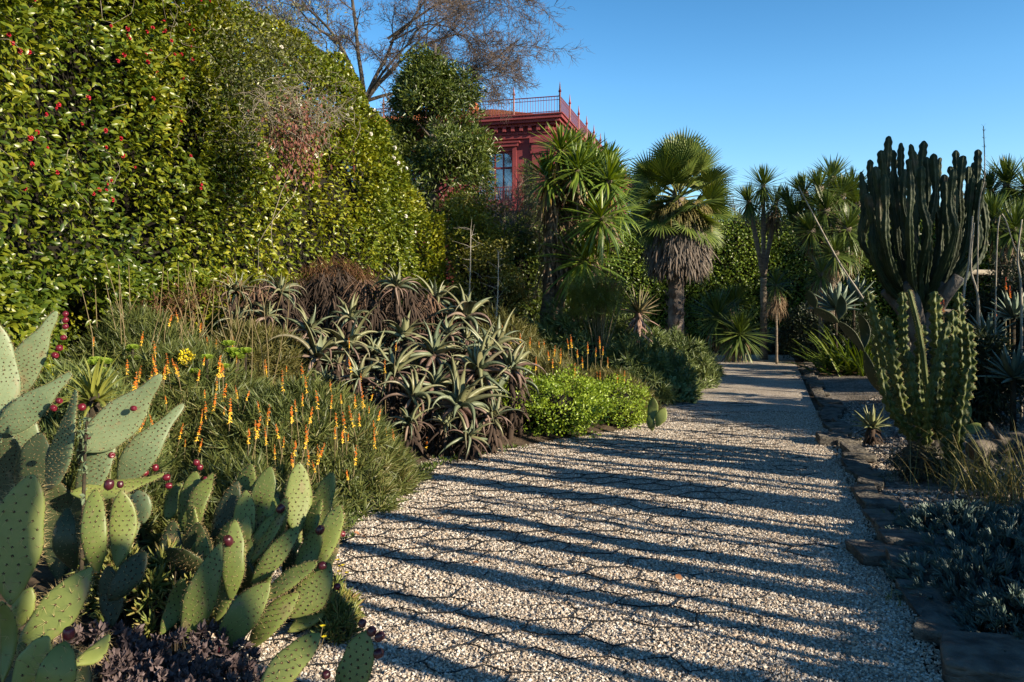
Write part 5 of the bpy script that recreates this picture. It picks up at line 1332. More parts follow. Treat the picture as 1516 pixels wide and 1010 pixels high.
fr_ = [(291, 684, 4.2, 0, 6, 0), (296, 691, 4.19, 0, 6, 0), (304, 709, 4.14, 1, 5.5, 0), (414, 752, 3.9, 9, 8, 1), (339, 801, 3.68, 12, 9.5, 1), (474, 784, 3.8, 13, 8.5, 1), (478, 836, 3.62, 15, 8, 1), (506, 790, 3.9, 8, 6, 0), (500, 868, 3.66, 14, 6.5, 0), (324, 963, 3.45, 17, 7, 0)]
for k in range(22):      # younger pads packed between
    x = _ro.uniform(255, 470); y = _ro.uniform(800, 930) - abs(x - 370) * .2; L_ = _ro.uniform(75, 105); d = float(np.interp(y, [780, 930], [4.1, 3.55])) + _ro.uniform(.02, .15)
    pads.append((x, y, d, x + _ro.uniform(10, 48), y - L_, d + .05, _ro.uniform(30, 44), _ro.uniform(.2, .9), 'oval', [G, G, Y_, D_][k % 4]))
opuntia("dense clump of upright green prickly pear pads on the gravel edge", pads, fr_, (-1.25, 3.75, gz(-1.25, 3.75)), wk=1.0, yk=.1)
# shaded pads in the middle
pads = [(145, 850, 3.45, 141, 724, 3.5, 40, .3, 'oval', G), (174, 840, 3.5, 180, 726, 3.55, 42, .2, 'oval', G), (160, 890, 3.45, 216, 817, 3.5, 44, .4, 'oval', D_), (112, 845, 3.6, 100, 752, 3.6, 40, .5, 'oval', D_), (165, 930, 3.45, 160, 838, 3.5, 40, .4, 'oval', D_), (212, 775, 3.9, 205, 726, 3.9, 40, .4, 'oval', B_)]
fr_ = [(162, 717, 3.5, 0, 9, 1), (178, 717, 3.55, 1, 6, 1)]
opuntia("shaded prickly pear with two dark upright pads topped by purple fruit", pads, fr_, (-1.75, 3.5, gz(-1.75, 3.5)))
# spiny plant in the corner
pads = [(16, 896, 2.75, 48, 702, 2.8, 80, .1, 'oval', G), (26, 930, 2.85, 46, 870, 2.85, 34, .3, 'oval', Y_), (24, 972, 2.8, 136, 840, 2.9, 62, .25, 'spade', G), (20, 1018, 2.7, 72, 942, 2.72, 50, .3, 'oval', Y_), (70, 1045, 2.62, 97, 950, 2.64, 60, .2, 'oval', Y_), (106, 985, 2.7, 163, 940, 2.75, 30, .6, 'oval', Y_), (4, 1010, 2.7, 2, 890, 2.7, 26, .4, 'oval', G), (30, 1060, 2.8, 20, 930, 2.85, 60, .4, 'oval', D_), (100, 1070, 2.8, 110, 960, 2.85, 60, .4, 'oval', D_)]
opuntia("very spiny prickly pear in the corner with yellow-green pads and one red fruit", pads, [(105, 938, 2.62, 4, 11, 0)], (-1.65, 2.75, gz(-1.65, 2.75)), sp=.034, ns=3, sl=.038)
pads = [(380, 1030, 2.75, 474, 938, 2.8, 50, .3, 'oval', G), (500, 1045, 2.75, 543, 934, 2.8, 58, .3, 'oval', G), (440, 1150, 2.7, 490, 1010, 2.72, 60, .3, 'oval', G), (400, 1140, 2.8, 390, 1010, 2.8, 60, .3, 'oval', G)]
fr_ = [(536, 922, 2.8, 1, 7.5, 1), (552, 934, 2.8, 1, 9, 1), (562, 942, 2.79, 1, 9, 1), (561, 967, 2.78, 1, 9.5, 1), (481, 998, 2.72, 1, 8, 1)]
opuntia("low prickly pear at the frame's bottom edge with dark purple fruit over the gravel", pads, fr_, (-.75, 2.75, gz(-.75, 2.75)))
pads = [(962, 630, 9.3, 967, 588, 9.3, 18, .2, 'oval', G), (972, 632, 9.25, 985, 604, 9.25, 18, .2, 'oval', Y_), (966, 638, 9.3, 961, 615, 9.3, 14, .3, 'oval', G)]
opuntia("tiny prickly pear with two pale pads at the path edge past the lime bush", pads, [], (1.65, 9.35, gz(1.65, 9.35)), sp=.05, ns=0)

# ------------------------------------------------------------------ low plants among the prickly pears
MAT_ice = M_leaf("ice_plant_leaf", [(.08, .12, .03), (.14, .18, .045), (.22, .22, .06), (.24, .11, .06)], .4, .12, 6, .4)
MAT_purple = M_leaf("purple_leaf", [(.06, .045, .047), (.11, .082, .085), (.18, .14, .14)], .7, .08, 5, .3, .2)
FING = [tuft_tmpl(11, .085, .014, 1.45, .45, -.1, .0, 150 + k, 3, True, lambda s: np.where(s > .75, 1 - (s - .75) / .25 * .9, .85), 1.0) for k in range(3)]
ROS = [tuft_tmpl(11, .05, .028, 1.3, .0, -.2, .3, 160 + k, 2, True, prof_blade) for k in range(3)]
r = np.random.default_rng(55)
def low_plant(name, label, cat, spots, n, h, tm_, mat, s0, s1, kind=None, stemh=.6):
    x0, y0 = np.mean([(a, b) for a, b, *_ in spots], 0)
    t = thing(name, label, cat, (x0, y0, gz(x0, y0)))
    if kind: t["kind"] = kind
    mb = MB(); m2 = MB()
    for (cx, cy, rx, ry) in spots:
        p, o = dome(n, cx, cy, rx, ry, h, r, int(cx * 10) % 50, .45, .3); tufts(mb, p, o, tm_, s0, s1, r, .35)
        for q in p[::3]: m2.add(*tube([np.array([q[0] + r.normal(0, .02), q[1], gz(q[0], q[1]) - .02]), q], [.005, .004], 4, False))
    f = part("foliage", mb, mat, t); s = part("stem", m2, MAT_inner, t)
    if kind: f["kind"] = kind; s["kind"] = kind
    return t
low_plant("purple_succulent", "dusty purple-grey succulent ground cover between the prickly pears", "ground cover", [(-1.5, 3.1, .35, .3), (-1.2, 3.05, .3, .28), (-1.75, 3.35, .3, .3), (-1.35, 3.4, .25, .2), (-1.95, 3.0, .3, .3)], 110, .12, ROS, MAT_purple, .35, .8, "stuff")
low_plant("ice_plant", "green finger-leaved ice plant between shaded pads", "succulent", [(-1.7, 3.85, .28, .25), (-1.95, 3.95, .22, .2)], 110, .3, FING, MAT_ice, .8, 1.3)
low_plant("ice_plant", "reddish green ice plant on the gravel under the prickly pear clump", "succulent", [(-.87, 3.9, .12, .14), (-.82, 3.72, .1, .1)], 70, .13, FING, MAT_ice, .55, .95)
t = thing("yellow_daisy", "small yellow flowers on thin stems at the gravel edge", "flower", (-.85, 4.25, gz(-.85, 4.25)))
mb, m2 = MB(), MB()
for px, py in ((485, 820), (500, 829), (504, 838), (508, 837), (514, 848), (502, 846), (480, 943), (478, 927)):
    d = 4.3 if py < 900 else 3.55
    c = P(px, py, d); n = 9
    mb.add(*strap(np.tile(c, (n, 1)), np.arange(n) * .7, np.full(n, .25), .014, .009, 0, 2, .1, prof_blade))
    m2.add(*tube([np.array([c[0] - .03, c[1], gz(c[0], c[1]) - .01]), c], [.0018, .0015], 4, False))
part("petal", mb, bpy.data.materials["yellow_petal"], t); part("stem", m2, MAT_spG, t)
c = P(125, 690, 3.85); t = thing("jade_sprig", "grey-green jade sprig leaning on the tall grey pads", "succulent", (c[0], c[1], gz(c[0], c[1])))
mb, m2 = MB(), MB()
b0 = np.array([c[0] - .02, c[1], gz(c[0], c[1])]); tp = P(128, 622, 3.8); q = smooth_path([b0, c, tp], 14); m2.add(*tube(q, np.linspace(.012, .004, 14), 5))
pp = np.repeat(q[5:], 7, 0) + r.normal(0, .012, (63, 3)); leaves(mb, pp, norm(r.normal(0, 1, (63, 3)) + [0, 0, .5]), .035, .015, LEAF, 0, .4, .5, r)
part("foliage", mb, M_leaf("jade_leaf", [(.1, .15, .08), (.17, .22, .13)], .4, .1), t); part("stem", m2, MAT_inner, t)
# weeds and small leaves along the path's left edge
MAT_weed = M_leaf("weed_leaf", [(.04, .075, .014), (.075, .115, .02), (.11, .15, .03)], .5, .25)
p = []
for y in r.uniform(4.9, 8.6, 240): p.append((edgeL(y) - .06 + r.normal(0, .07), y))
p = np.array(p); pt = np.stack([p[:, 0], p[:, 1], ground_z(p[:, 0], p[:, 1]) + .02], 1)
mb = MB(); tufts(mb, pt, np.tile([0, 0, 1.], (len(pt), 1)), [tuft_tmpl(9, .05, .014, 1.2, .1, 0, .6, 170 + k, 2, False, prof_blade) for k in range(2)], .6, 1.3, r, .4)
solo("weeds", mb, MAT_weed, "small green weeds creeping out from the planted edge of the path", "weeds", kind="stuff")
LFM = M_leaf("fallen_leaf", [(.3, .12, .05), (.4, .2, .1)], .7, .1)
mb = MB(); leaves(mb, np.zeros((1, 3)), np.array([[1., 0, .05]]), .07, .045, LEAF, 0, .05, 1.5, r); lfme = mb.mesh("fallen_leaf", LFM)
for k, (px, py) in enumerate([(524, 794), (540, 797), (510, 790), (700, 840), (655, 772), (1000, 858)]):
    d = CAM_H * F_PX / (py - HOR); c = P(px, py, d)
    o = link("fallen_leaf", lfme); o.location = (c[0], c[1], max(gz(c[0], c[1]), .015) + .012); o.rotation_euler = (r.normal(0, .2), r.normal(0, .2), r.uniform(0, 6))
    tag(o, "dry orange-brown leaf fallen on the pale gravel", "leaf", "fallen leaves on the gravel")
# ------------------------------------------------------------------ slate kerb
MAT_slate = M_noise("slate", [(.04, .036, .032), (.09, .082, .072), (.17, .155, .13), (.12, .10, .07)], 7, 8, .85, 1.0, 26, dist=.03, stretch=(1, 1, 3))
r = np.random.default_rng(17)
def slab(seed, lx, ly, lz):
    rr = np.random.default_rng(seed)
    u = np.linspace(0, 2 * PI, 40, endpoint=False); v = np.linspace(-PI / 2, PI / 2, 16)
    U, Vv = np.meshgrid(u, v); D = np.stack([np.cos(Vv) * np.cos(U), np.cos(Vv) * np.sin(U), np.sin(Vv)], -1).reshape(-1, 3)
    sg = np.sign(D) * np.abs(D) ** np.array([.1, .1, .09]); X = sg * np.array([lx, ly, lz]) / 2
    nz = vnoise(X * [1, 1, 3] + seed * 3.1, 5, seed, 3); n2 = vnoise(X * [1, 1, .3] + seed, 2.5, seed + 9, 2)
    X = X * (1 + .16 * n2)[:, None] + D * (nz * .02)[:, None]
    X[:, 2] += rr.normal(0, .02) * X[:, 0] / lx + (np.round(vnoise(X, 6, seed + 3) * 2) / 2) * .006
    idx = np.arange(640).reshape(16, 40); nx = np.roll(idx, -1, 1)
    mb = MB(); mb.add(X, np.stack([idx[:-1], nx[:-1], nx[1:], idx[1:]], -1).reshape(-1, 4)); return mb
KL = {0: "big weathered grey slab closest to the camera in the kerb row", 1: "dark shaded slab behind the big weathered kerb stone", 2: "small shaded slate beside the blue chalk sticks", 3: "low dark slate hidden under trailing chalk sticks",
      4: "broad dark slab with a pale streak jutting over the gravel", 5: "flat slab stacked just behind the jutting one", 6: "sunlit brownish step-like slate", 7: "squarish slate with moss on its joint", 8: "thin pale-topped slate near the cactus trunk"}
y = 3.3; k = 0
while y < 19:
    ly = r.uniform(.24, .46) if k not in (0, 4) else .4
    lx = r.uniform(.16, .3) if k not in (0, 4) else (.44 if k == 0 else .46)
    lz = r.uniform(.045, .075) if k else .09
    x = edgeR(y) + .1 + lx / 2 + r.normal(0, .03) - (.16 if k == 4 else 0)
    o = link("kerb_stone", slab(500 + k, lx, ly, lz).mesh("kerb_stone", MAT_slate)); o.location = (x, y, .03 + (.03 if k in (0, 5) else 0))
    o.rotation_euler = (r.normal(0, .05), r.normal(0, .05), -.31 + r.normal(0, .12))
    tag(o, KL.get(k, "flat dark slate stone in the far part of the kerb row"), "kerb stone", "slate stones edging the gravel path"); y += ly * .98 + r.uniform(.0, .05); k += 1
rk = [(1330, 800, "flat slate slab lying beside the kerb in a strip of sun"), (1345, 838, "dark rock bedded behind the jutting slab"), (1225, 650, "long thin slate step beside the small pale aloe")]
for k, (px, py, lab) in enumerate(rk):
    d = CAM_H * F_PX / (py - HOR) * .96; c = P(px, py, d); o = link("flat_stone", slab(540 + k, .42, .3, .09).mesh("flat_stone", MAT_slate)); o.location = (c[0] + .1, c[1], gz(c[0], c[1]) + .06); o.rotation_euler = (0, .05, r.uniform(-.6, .2)); tag(o, lab, "stone")

# ------------------------------------------------------------------ columnar cacti
def column(path, rad, ribs, depth, wav, freq, rng, nring=60, pinch=.0, pf=3.0, dens=4, mat=0, mb=None, lat=.35):
    q = smooth_path(path, nring); m = nring
    t = norm(np.gradient(q, axis=0)); ref = np.array([.3, 1, 0.1])
    u = norm(np.cross(t, ref)); v = np.cross(t, u)
    seg = np.concatenate([[0], np.cumsum(np.linalg.norm(np.diff(q, axis=0), axis=1))]); Ltot = seg[-1]
    na = ribs * dens; a = np.linspace(0, 2 * PI, na, endpoint=False); ph = np.repeat(rng.uniform(0, 6.3, ribs), dens)
    crest = .5 + .5 * np.cos(ribs * a)
    k = 1 - depth * (1 - crest)[None, :] + wav * np.sin(freq * seg[:, None] + ph[None]) * crest[None]
    aa = a[None] + lat * wav * np.sin(freq * .8 * seg[:, None] + ph[None] * 1.7) * crest[None]
    endt = np.clip((Ltot - seg) / (rad * 1.5), 0, 1); R = rad * np.maximum(np.sqrt(1 - (1 - endt) ** 2), .02)
    if pinch: R = R * (1 - pinch * np.abs(np.sin(pf * seg + rng.uniform(0, 3))) ** 6)
    R = R[:, None] * k
    V = q[:, None] + (u[:, None] * np.cos(aa)[..., None] + v[:, None] * np.sin(aa)[..., None]) * R[..., None]
    idx = np.arange(m * na).reshape(m, na); nx = np.roll(idx, -1, 1)
    F = [np.stack([idx[:-1], nx[:-1], nx[1:], idx[1:]], -1).reshape(-1, 4), idx[-1][None], idx[0][::-1][None]]
    mb.add(V.reshape(-1, 3), F, mat)
    # spines on the crests
    cr = V[2:-3:2, ::dens].reshape(-1, 3); nr = norm(cr - np.repeat(q[2:-3:2], ribs, 0))
    return cr, nr
def spines(mb, cr, nr, L, rng, n=2, mat=1):
    pp = np.repeat(cr, n, 0); d = norm(np.repeat(nr, n, 0) + rng.normal(0, .5, pp.shape))
    SPN = (np.array([(-.5, 0, -.3), (.5, 0, -.3), (0, 0, .6), (0, 1, 0)]), [np.array([(0, 1, 3), (1, 2, 3), (2, 0, 3)])])
    LL = L * rng.uniform(.5, 1.3, len(pp)); mb.add(*instance(SPN[0], SPN[1], frames(d, rng.normal(0, 1, d.shape)), pp, np.stack([np.full(len(LL), .0018), LL, np.full(len(LL), .0018)], 1)), mat)

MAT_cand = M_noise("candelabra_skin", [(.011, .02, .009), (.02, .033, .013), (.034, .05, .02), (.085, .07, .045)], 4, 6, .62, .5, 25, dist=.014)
MAT_wood = M_noise("grey_cork", [(.055, .05, .045), (.12, .11, .1), (.2, .185, .17)], 6, 6, .95, .9, 25, dist=.03, stretch=(1, 1, .4))
D = 11.
cb = P(1368, 560, D); cb[2] = gz(cb[0], cb[1])
eu = thing("candelabra_cactus", "huge candelabra cactus of many upright ribbed arms against the sky", "cactus", cb)
r = np.random.default_rng(8)
tips = [(1275, 254, 0), (1288, 236, .3), (1304, 222, -.2), (1316, 201, .1), (1334, 211, .4), (1348, 213, -.3), (1357, 228, .6), (1368, 208, .1), (1382, 227, -.4), (1392, 233, .5), (1406, 246, -.2), (1415, 222, .3), (1426, 230, -.1), (1434, 246, .6), (1448, 221, .1), (1455, 264, -.4), (1454, 296, .3), (1325, 235, .8), (1298, 262, .7), (1375, 250, .9), (1340, 250, -.6), (1310, 258, -.6), (1400, 268, -.6), (1284, 286, -.4), (1364, 246, -.7), (1322, 222, .5), (1385, 262, .4), (1420, 262, .7), (1296, 246, -.5), (1312, 240, .9), (1345, 235, -.9), (1372, 232, -.2), (1398, 258, .1), (1412, 250, -.8), (1440, 262, -.3), (1280, 270, .6), (1330, 262, .2), (1358, 256, .9), (1442, 240, .8), (1350, 270, -.2)]
fork = P(1362, 470, D)
wm = MB(); wm.add(*tube(smooth_path([cb - [0, 0, .1], lerp(cb, fork, .5) + [.04, 0, 0], fork], 14), np.linspace(.2, .15, 14) * (1 + .1 * np.sin(np.arange(14) * 1.9)), 12))
for (px, py, dy) in tips:
    tp = P(px, py, D + dy); dx = tp[0] - fork[0]
    # arms leave the trunk sideways, then turn up like a candelabra
    s0 = fork + np.array([dx * .12, dy * .15, r.uniform(0, .3)]); elbow = np.array([fork[0] + dx * .62, D + dy * .6, lerp(fork[2], tp[2], .22 + .12 * r.uniform(0, 1))])
    e2 = np.array([fork[0] + dx * .93, D + dy * .95, lerp(fork[2], tp[2], .55)])
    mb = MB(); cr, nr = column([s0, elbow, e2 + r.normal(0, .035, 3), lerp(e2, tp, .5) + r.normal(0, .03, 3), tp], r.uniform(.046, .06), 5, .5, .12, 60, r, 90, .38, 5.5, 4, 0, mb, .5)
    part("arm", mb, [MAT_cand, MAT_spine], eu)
for px, py, dx in ((1310, 430, -.3), (1400, 420, .3), (1420, 410, .4), (1345, 420, -.1), (1330, 450, -.2)):
    e_ = P(px, py, D + r.normal(0, .2)); wm.add(*tube(smooth_path([fork - [0, 0, .3], lerp(fork, e_, .5) - [0, 0, .08], e_], 8), np.linspace(.12, .075, 8), 9))
part("trunk", wm, MAT_wood, eu)

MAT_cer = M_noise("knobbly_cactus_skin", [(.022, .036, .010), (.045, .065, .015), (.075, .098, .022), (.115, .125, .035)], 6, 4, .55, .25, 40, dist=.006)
D = 7.1
cb = P(1378, 712, D); cb[2] = gz(cb[0], cb[1])
kc = thing("column_cactus", "knobbly yellow-green columnar cactus clump with a twisted woody base by the kerb", "cactus", cb)
cols = [((1345, 640), (1318, 560), (1284, 431), .2, .052), ((1350, 650), (1330, 570), (1311, 468), -.1, .058), ((1352, 640), (1340, 560), (1336, 432), .3, .05), ((1375, 600), (1362, 500), (1345, 429), .0, .03), ((1380, 640), (1388, 560), (1384, 431), .1, .062), ((1385, 650), (1408, 560), (1411, 459), -.2, .055),
        ((1372, 660), (1378, 580), (1404, 476), -.4, .045), ((1398, 650), (1424, 560), (1418, 432), .3, .055), ((1400, 650), (1434, 570), (1432, 478), .1, .06), ((1355, 650), (1318, 600), (1304, 545), -.3, .05), ((1365, 640), (1352, 580), (1344, 520), -.35, .055), ((1415, 700), (1420, 640), (1433, 545), -.3, .055), ((1388, 650), (1398, 580), (1392, 500), .4, .06), ((1368, 640), (1360, 560), (1366, 480), .45, .06), ((1410, 695), (1404, 660), (1400, 610), -.4, .05), ((1340, 640), (1310, 580), (1296, 500), .3, .05)]
r = np.random.default_rng(9)
for (b_, m_, t_, dy, rad) in cols:
    thin = rad < .035
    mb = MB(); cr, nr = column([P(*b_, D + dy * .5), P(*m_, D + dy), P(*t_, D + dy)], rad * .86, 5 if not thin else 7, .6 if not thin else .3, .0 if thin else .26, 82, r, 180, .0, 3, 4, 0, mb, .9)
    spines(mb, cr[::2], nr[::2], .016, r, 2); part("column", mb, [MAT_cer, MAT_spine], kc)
wm = MB()
wm.add(*tube(smooth_path([P(1400, 728, D), P(1372, 690, D), P(1362, 660, D), P(1366, 630, D)], 12), np.linspace(.17, .1, 12) * (1 + .12 * np.sin(np.arange(12) * 2.2)), 12))
for bx, by in ((1345, 640), (1352, 645), (1385, 650), (1398, 650), (1412, 700)): wm.add(*tube(smooth_path([P(1380, 710, D), P((1380 + bx) / 2, 672, D), P(bx, by - 5, D)], 8), np.linspace(.09, .05, 8), 8))
part("trunk", wm, MAT_wood, kc)
# spiny dead mass at its foot
mb = MB(); c = P(1362, 665, D - .2); n = 600; q = norm(r.normal(0, 1, (n, 3))) * (r.uniform(.2, 1, n) ** .5)[:, None]
mb.add(*strap(c + q * [.26, .2, .16] - [0, 0, .1], r.uniform(0, 6.3, n), r.uniform(-1.2, .6, n), .14, .016, r.uniform(0, 1, n), 3, .3, prof_taper))
t = thing("dry_rosette", "dark dried spiky rosette wedged at the column cactus foot", "dry plant", (c[0], c[1], gz(c[0], c[1]))); part("leaf_rosette", mb, M_leaf("dark_dry_leaf", [(.03, .035, .02), (.06, .065, .04), (.1, .1, .07)], .8, .05), t)

# ------------------------------------------------------------------ other plants of the right-hand bed
h = P(1290, 628, 8.7); b0 = np.array([h[0], h[1], gz(h[0], h[1])])
t = thing("pale_aloe", "small pale green aloe with pointed leaves between kerb and column cactus", "aloe", b0)
mb = MB(); n = 24; tt = np.linspace(0, 1, n)
mb.add(*strap(np.tile(h - [0, 0, .03], (n, 1)), np.arange(n) * 2.4, lerp(1.35, .1, tt), .25 * r.uniform(.8, 1.1, n), .05, lerp(-.1, .5, tt), 6, .35, prof_taper, thick=.4)); part("leaf_rosette", mb, M_leaf("pale_aloe_leaf", [(.14, .17, .07), (.21, .23, .11), (.26, .25, .13)], .45, .08), t)
mb = MB(); hanging(mb, b0, h, 50, .16, .03, .04, r); mb.add(*tube([b0 - [0, 0, .03], h], [.05, .04], 8)); part("stem", mb, MAT_aloedead, t)

c = P(1266, 556, 17.2); b0 = np.array([c[0], c[1], gz(c[0], c[1])])
MAT_strap = M_leaf("strap_leaf", [(.05, .09, .014), (.085, .135, .02), (.12, .18, .03), (.17, .19, .045)], .4, .3, 2, .3)
t = thing("strap_leaf_plant", "clump of long green strap leaves fanning over the kerb and path", "plant", b0)
mb = MB(); n = 150; bs_ = b0 + r.normal(0, 1, (n, 3)) * [.32, .3, .0]
mb.add(*strap(bs_, r.uniform(0, 6.3, n) * .6 + PI * .62, r.uniform(.35, 1.35, n), r.uniform(.8, 1.4, n), .07, r.uniform(.0, .9, n), 7, .3, prof_taper, r.normal(0, .2, n), pw=1.6)); part("foliage", mb, MAT_strap, t)
mb = MB(); n = 70; mb.add(*strap(b0 + r.normal(0, 1, (n, 3)) * [.4, .3, 0], r.uniform(1.8, 4.6, n), r.uniform(-.05, .35, n), r.uniform(.5, 1.0, n), .05, r.uniform(.2, .6, n), 5, .25, prof_taper)); part("dead_leaf", mb, M_leaf("dead_strap", [(.09, .05, .03), (.16, .1, .06)], .85, .1), t)["kind"] = "stuff"

# dark tree-like prickly pear leaning over the strap leaves
pads = [(1312, 600, 13.5, 1280, 520, 13.5, 20, .6, 'oval', D_), (1280, 522, 13.5, 1240, 475, 13.5, 18, .7, 'oval', D_), (1242, 478, 13.5, 1205, 456, 13.5, 18, .6, 'oval', D_), (1278, 518, 13.5, 1272, 465, 13.6, 20, .6, 'oval', D_), (1242, 474, 13.5, 1246, 438, 13.5, 18, .4, 'oval', D_), (1208, 458, 13.5, 1196, 430, 13.5, 16, .4, 'oval', D_)]
opuntia("dark leaning prickly pear tree in shade above the strap leaves", pads, [], P(1312, 600, 13.5) * [1, 1, 0], sp=.06, ns=0, thick=.035)
MAT_agave = M_leaf("blue_agave_leaf", [(.08, .12, .09), (.14, .19, .14), (.2, .25, .19)], .5, .05)
def agave(px, py, d, L, lab, n=34, mat=None, cat="agave"):
    h = P(px, py, d); b0 = np.array([h[0], h[1], gz(h[0], h[1])]); t = thing("agave", lab, cat, b0)
    mb = MB(); tt = np.linspace(0, 1, n); mb.add(*strap(np.tile(h, (n, 1)), np.arange(n) * 2.4, lerp(1.4, .05, tt), L * r.uniform(.85, 1.1, n), L * .14, lerp(0, .35, tt), 6, .35, prof_blade, thick=.3)); part("leaf_rosette", mb, mat or MAT_agave, t)
    mb = MB(); mb.add(*tube([b0 - [0, 0, .05], h], [.035, .03], 8)); part("stem", mb, MAT_inner, t)
agave(1238, 458, 17.5, .62, "blue-grey agave behind the dark leaning prickly pear"); agave(1264, 446, 18.2, .62, "blue-grey agave close to the diagonal flower stalk")
agave(1462, 500, 10.5, .36, "silvery aloe rosette low among dark shrubs at the picture's edge"); agave(1500, 560, 9.0, .4, "dark green agave in deep shade at the picture's edge"); agave(1500, 470, 11.5, .4, "grey-green aloe below red flower spikes at the picture's edge")
for px, py, d, k in ((1489, 428, 12.6, .95), (1474, 472, 11.4, .95), (1495, 440, 12.6, .9), (1392, 458, 10, .8), (1397, 462, 10, .75), (1452, 497, 10.4, .7)):
    p = P(px, py, d); t = thing("red_flower_spike", "red aloe flower spike glowing among dark shrubs of the shaded bed", "flower", (p[0], p[1], gz(p[0], p[1])), "red flower spikes of the shaded bed")
    place("flower_spike", SPr, t, axis_matrix(p, (0, 0, 1), r.uniform(0, 6), k))
    mb = MB(); mb.add(*tube([np.array([p[0], p[1], gz(p[0], p[1])]), p - [0, 0, .5]], [.012, .009], 5)); part("stem", mb, MAT_spG, t)

# thin stalks
MAT_stalk = M_noise("dry_stalk", [(.16, .14, .11), (.28, .25, .2), (.36, .33, .27)], 12, 4, .85, 0)
for k, (a, b, d0, d1, w, lab) in enumerate([((1300, 490), (1182, 276), 9.8, 10.6, .013, "long dry flower stalk leaning diagonally across the cabbage tree clump"), ((1426, 450), (1440, 320), 10.2, 10.2, .016, "pale thin upright stalk beside the candelabra arms"), ((1449, 455), (1442, 330), 10.0, 10.0, .014, "thinner dark upright stalk beside the candelabra arms"), ((1448, 330), (1456, 187), 10.6, 10.6, .009, "wispy whip-like stem rising above the candelabra into the sky"), ((1512, 440), (1513, 325), 9.6, 9.6, .014, "thin upright stalk at the picture's edge before the paler cabbage tree"), ((1478, 330), (1530, 420), 9.8, 9.8, .008, "thin wiry stalk slanting down at the picture's edge")]):
    A, Bq = P(*a, d0), P(*b, d1); b0 = np.array([A[0] + (A[0] - Bq[0]) * .1, A[1], gz(A[0], A[1])])
    t = thing("flower_stalk", lab, "stalk", b0); mb = MB()
    pts = smooth_path([b0, A, lerp(A, Bq, .5) + r.normal(0, .03, 3), Bq], 20); mb.add(*tube(pts, np.linspace(w * 1.3, w * .6, 20), 6)); part("stem", mb, MAT_stalk, t)
    if k in (0, 3):
        mb = MB(); nb = 40; q = pts[-8:][r.integers(0, 8, nb)]; mb.add(*strap(q, r.uniform(0, 6.3, nb), r.uniform(.2, 1.2, nb), .05, .008, .3, 2, .2, prof_taper)); part("bract", mb, MAT_stalk, t)["kind"] = "stuff"
# rustic fence rail
fr0 = P(1380, 402, 15); fr1 = P(1480, 406, 15.5); b0 = np.array([fr0[0], fr0[1], gz(fr0[0], fr0[1])])
t = thing("rail_fence", "weathered wooden rail fence glimpsed behind the candelabra cactus", "fence", b0)
mb = MB(); mb.add(*tube([fr0 - [.6, 0, 0], lerp(fr0, fr1, .5) + [0, 0, .015], fr1 + [2.5, .4, 0]], [.06, .055, .06], 7)); mb.add(*tube([fr0 - [.6, 0, .75], fr1 + [2.5, .4, -.75]], .05, 7)); part("rail", mb, MAT_stalk, t)
for q in (fr0 - [.4, 0, 0], fr1 + [.3, .1, 0], fr1 + [2.2, .4, 0]):
    mb = MB(); mb.add(*tube([np.array([q[0], q[1] + .11, gz(q[0], q[1]) - .1]), q + [0, .11, .12]], [.07, .065], 8)); part("post", mb, MAT_stalk, t)

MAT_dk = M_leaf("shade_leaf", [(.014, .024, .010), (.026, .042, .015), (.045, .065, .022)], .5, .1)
r = np.random.default_rng(66)
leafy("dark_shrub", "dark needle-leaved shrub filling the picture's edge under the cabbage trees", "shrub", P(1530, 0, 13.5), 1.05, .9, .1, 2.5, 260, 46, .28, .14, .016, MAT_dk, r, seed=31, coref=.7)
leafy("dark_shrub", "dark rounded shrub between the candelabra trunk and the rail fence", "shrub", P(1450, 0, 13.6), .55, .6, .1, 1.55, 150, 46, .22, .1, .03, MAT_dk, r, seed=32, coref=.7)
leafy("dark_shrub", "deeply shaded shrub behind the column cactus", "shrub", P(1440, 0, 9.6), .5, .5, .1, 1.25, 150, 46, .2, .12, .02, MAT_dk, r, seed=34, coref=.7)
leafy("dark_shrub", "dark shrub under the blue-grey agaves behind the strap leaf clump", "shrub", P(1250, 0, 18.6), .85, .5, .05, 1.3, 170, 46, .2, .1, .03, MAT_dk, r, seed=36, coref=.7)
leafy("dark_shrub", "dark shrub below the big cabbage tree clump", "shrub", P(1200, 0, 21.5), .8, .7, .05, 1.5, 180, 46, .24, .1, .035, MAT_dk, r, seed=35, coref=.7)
MAT_gg = M_leaf("greygreen_shrub_leaf", [(.09, .12, .085), (.15, .19, .135), (.21, .25, .18)], .6, .1)
for px, d, rx, h, lab in ((1108, 24.9, .8, .66, "low grey-green shrub at the path end under the cabbage palm clump"), (1165, 24.9, .85, .72, "low rounded grey-green shrub at the path end behind the gravel"), (1206, 23.2, .6, .7, "low grey-green shrub where the kerb meets the path end")):
    leafy("grey_green_shrub", lab, "shrub", P(px, 0, d), rx, .6, .0, h, 170, 46, .16, .07, .026, MAT_gg, r, seed=int(px) % 40, coref=.75, droop=0)

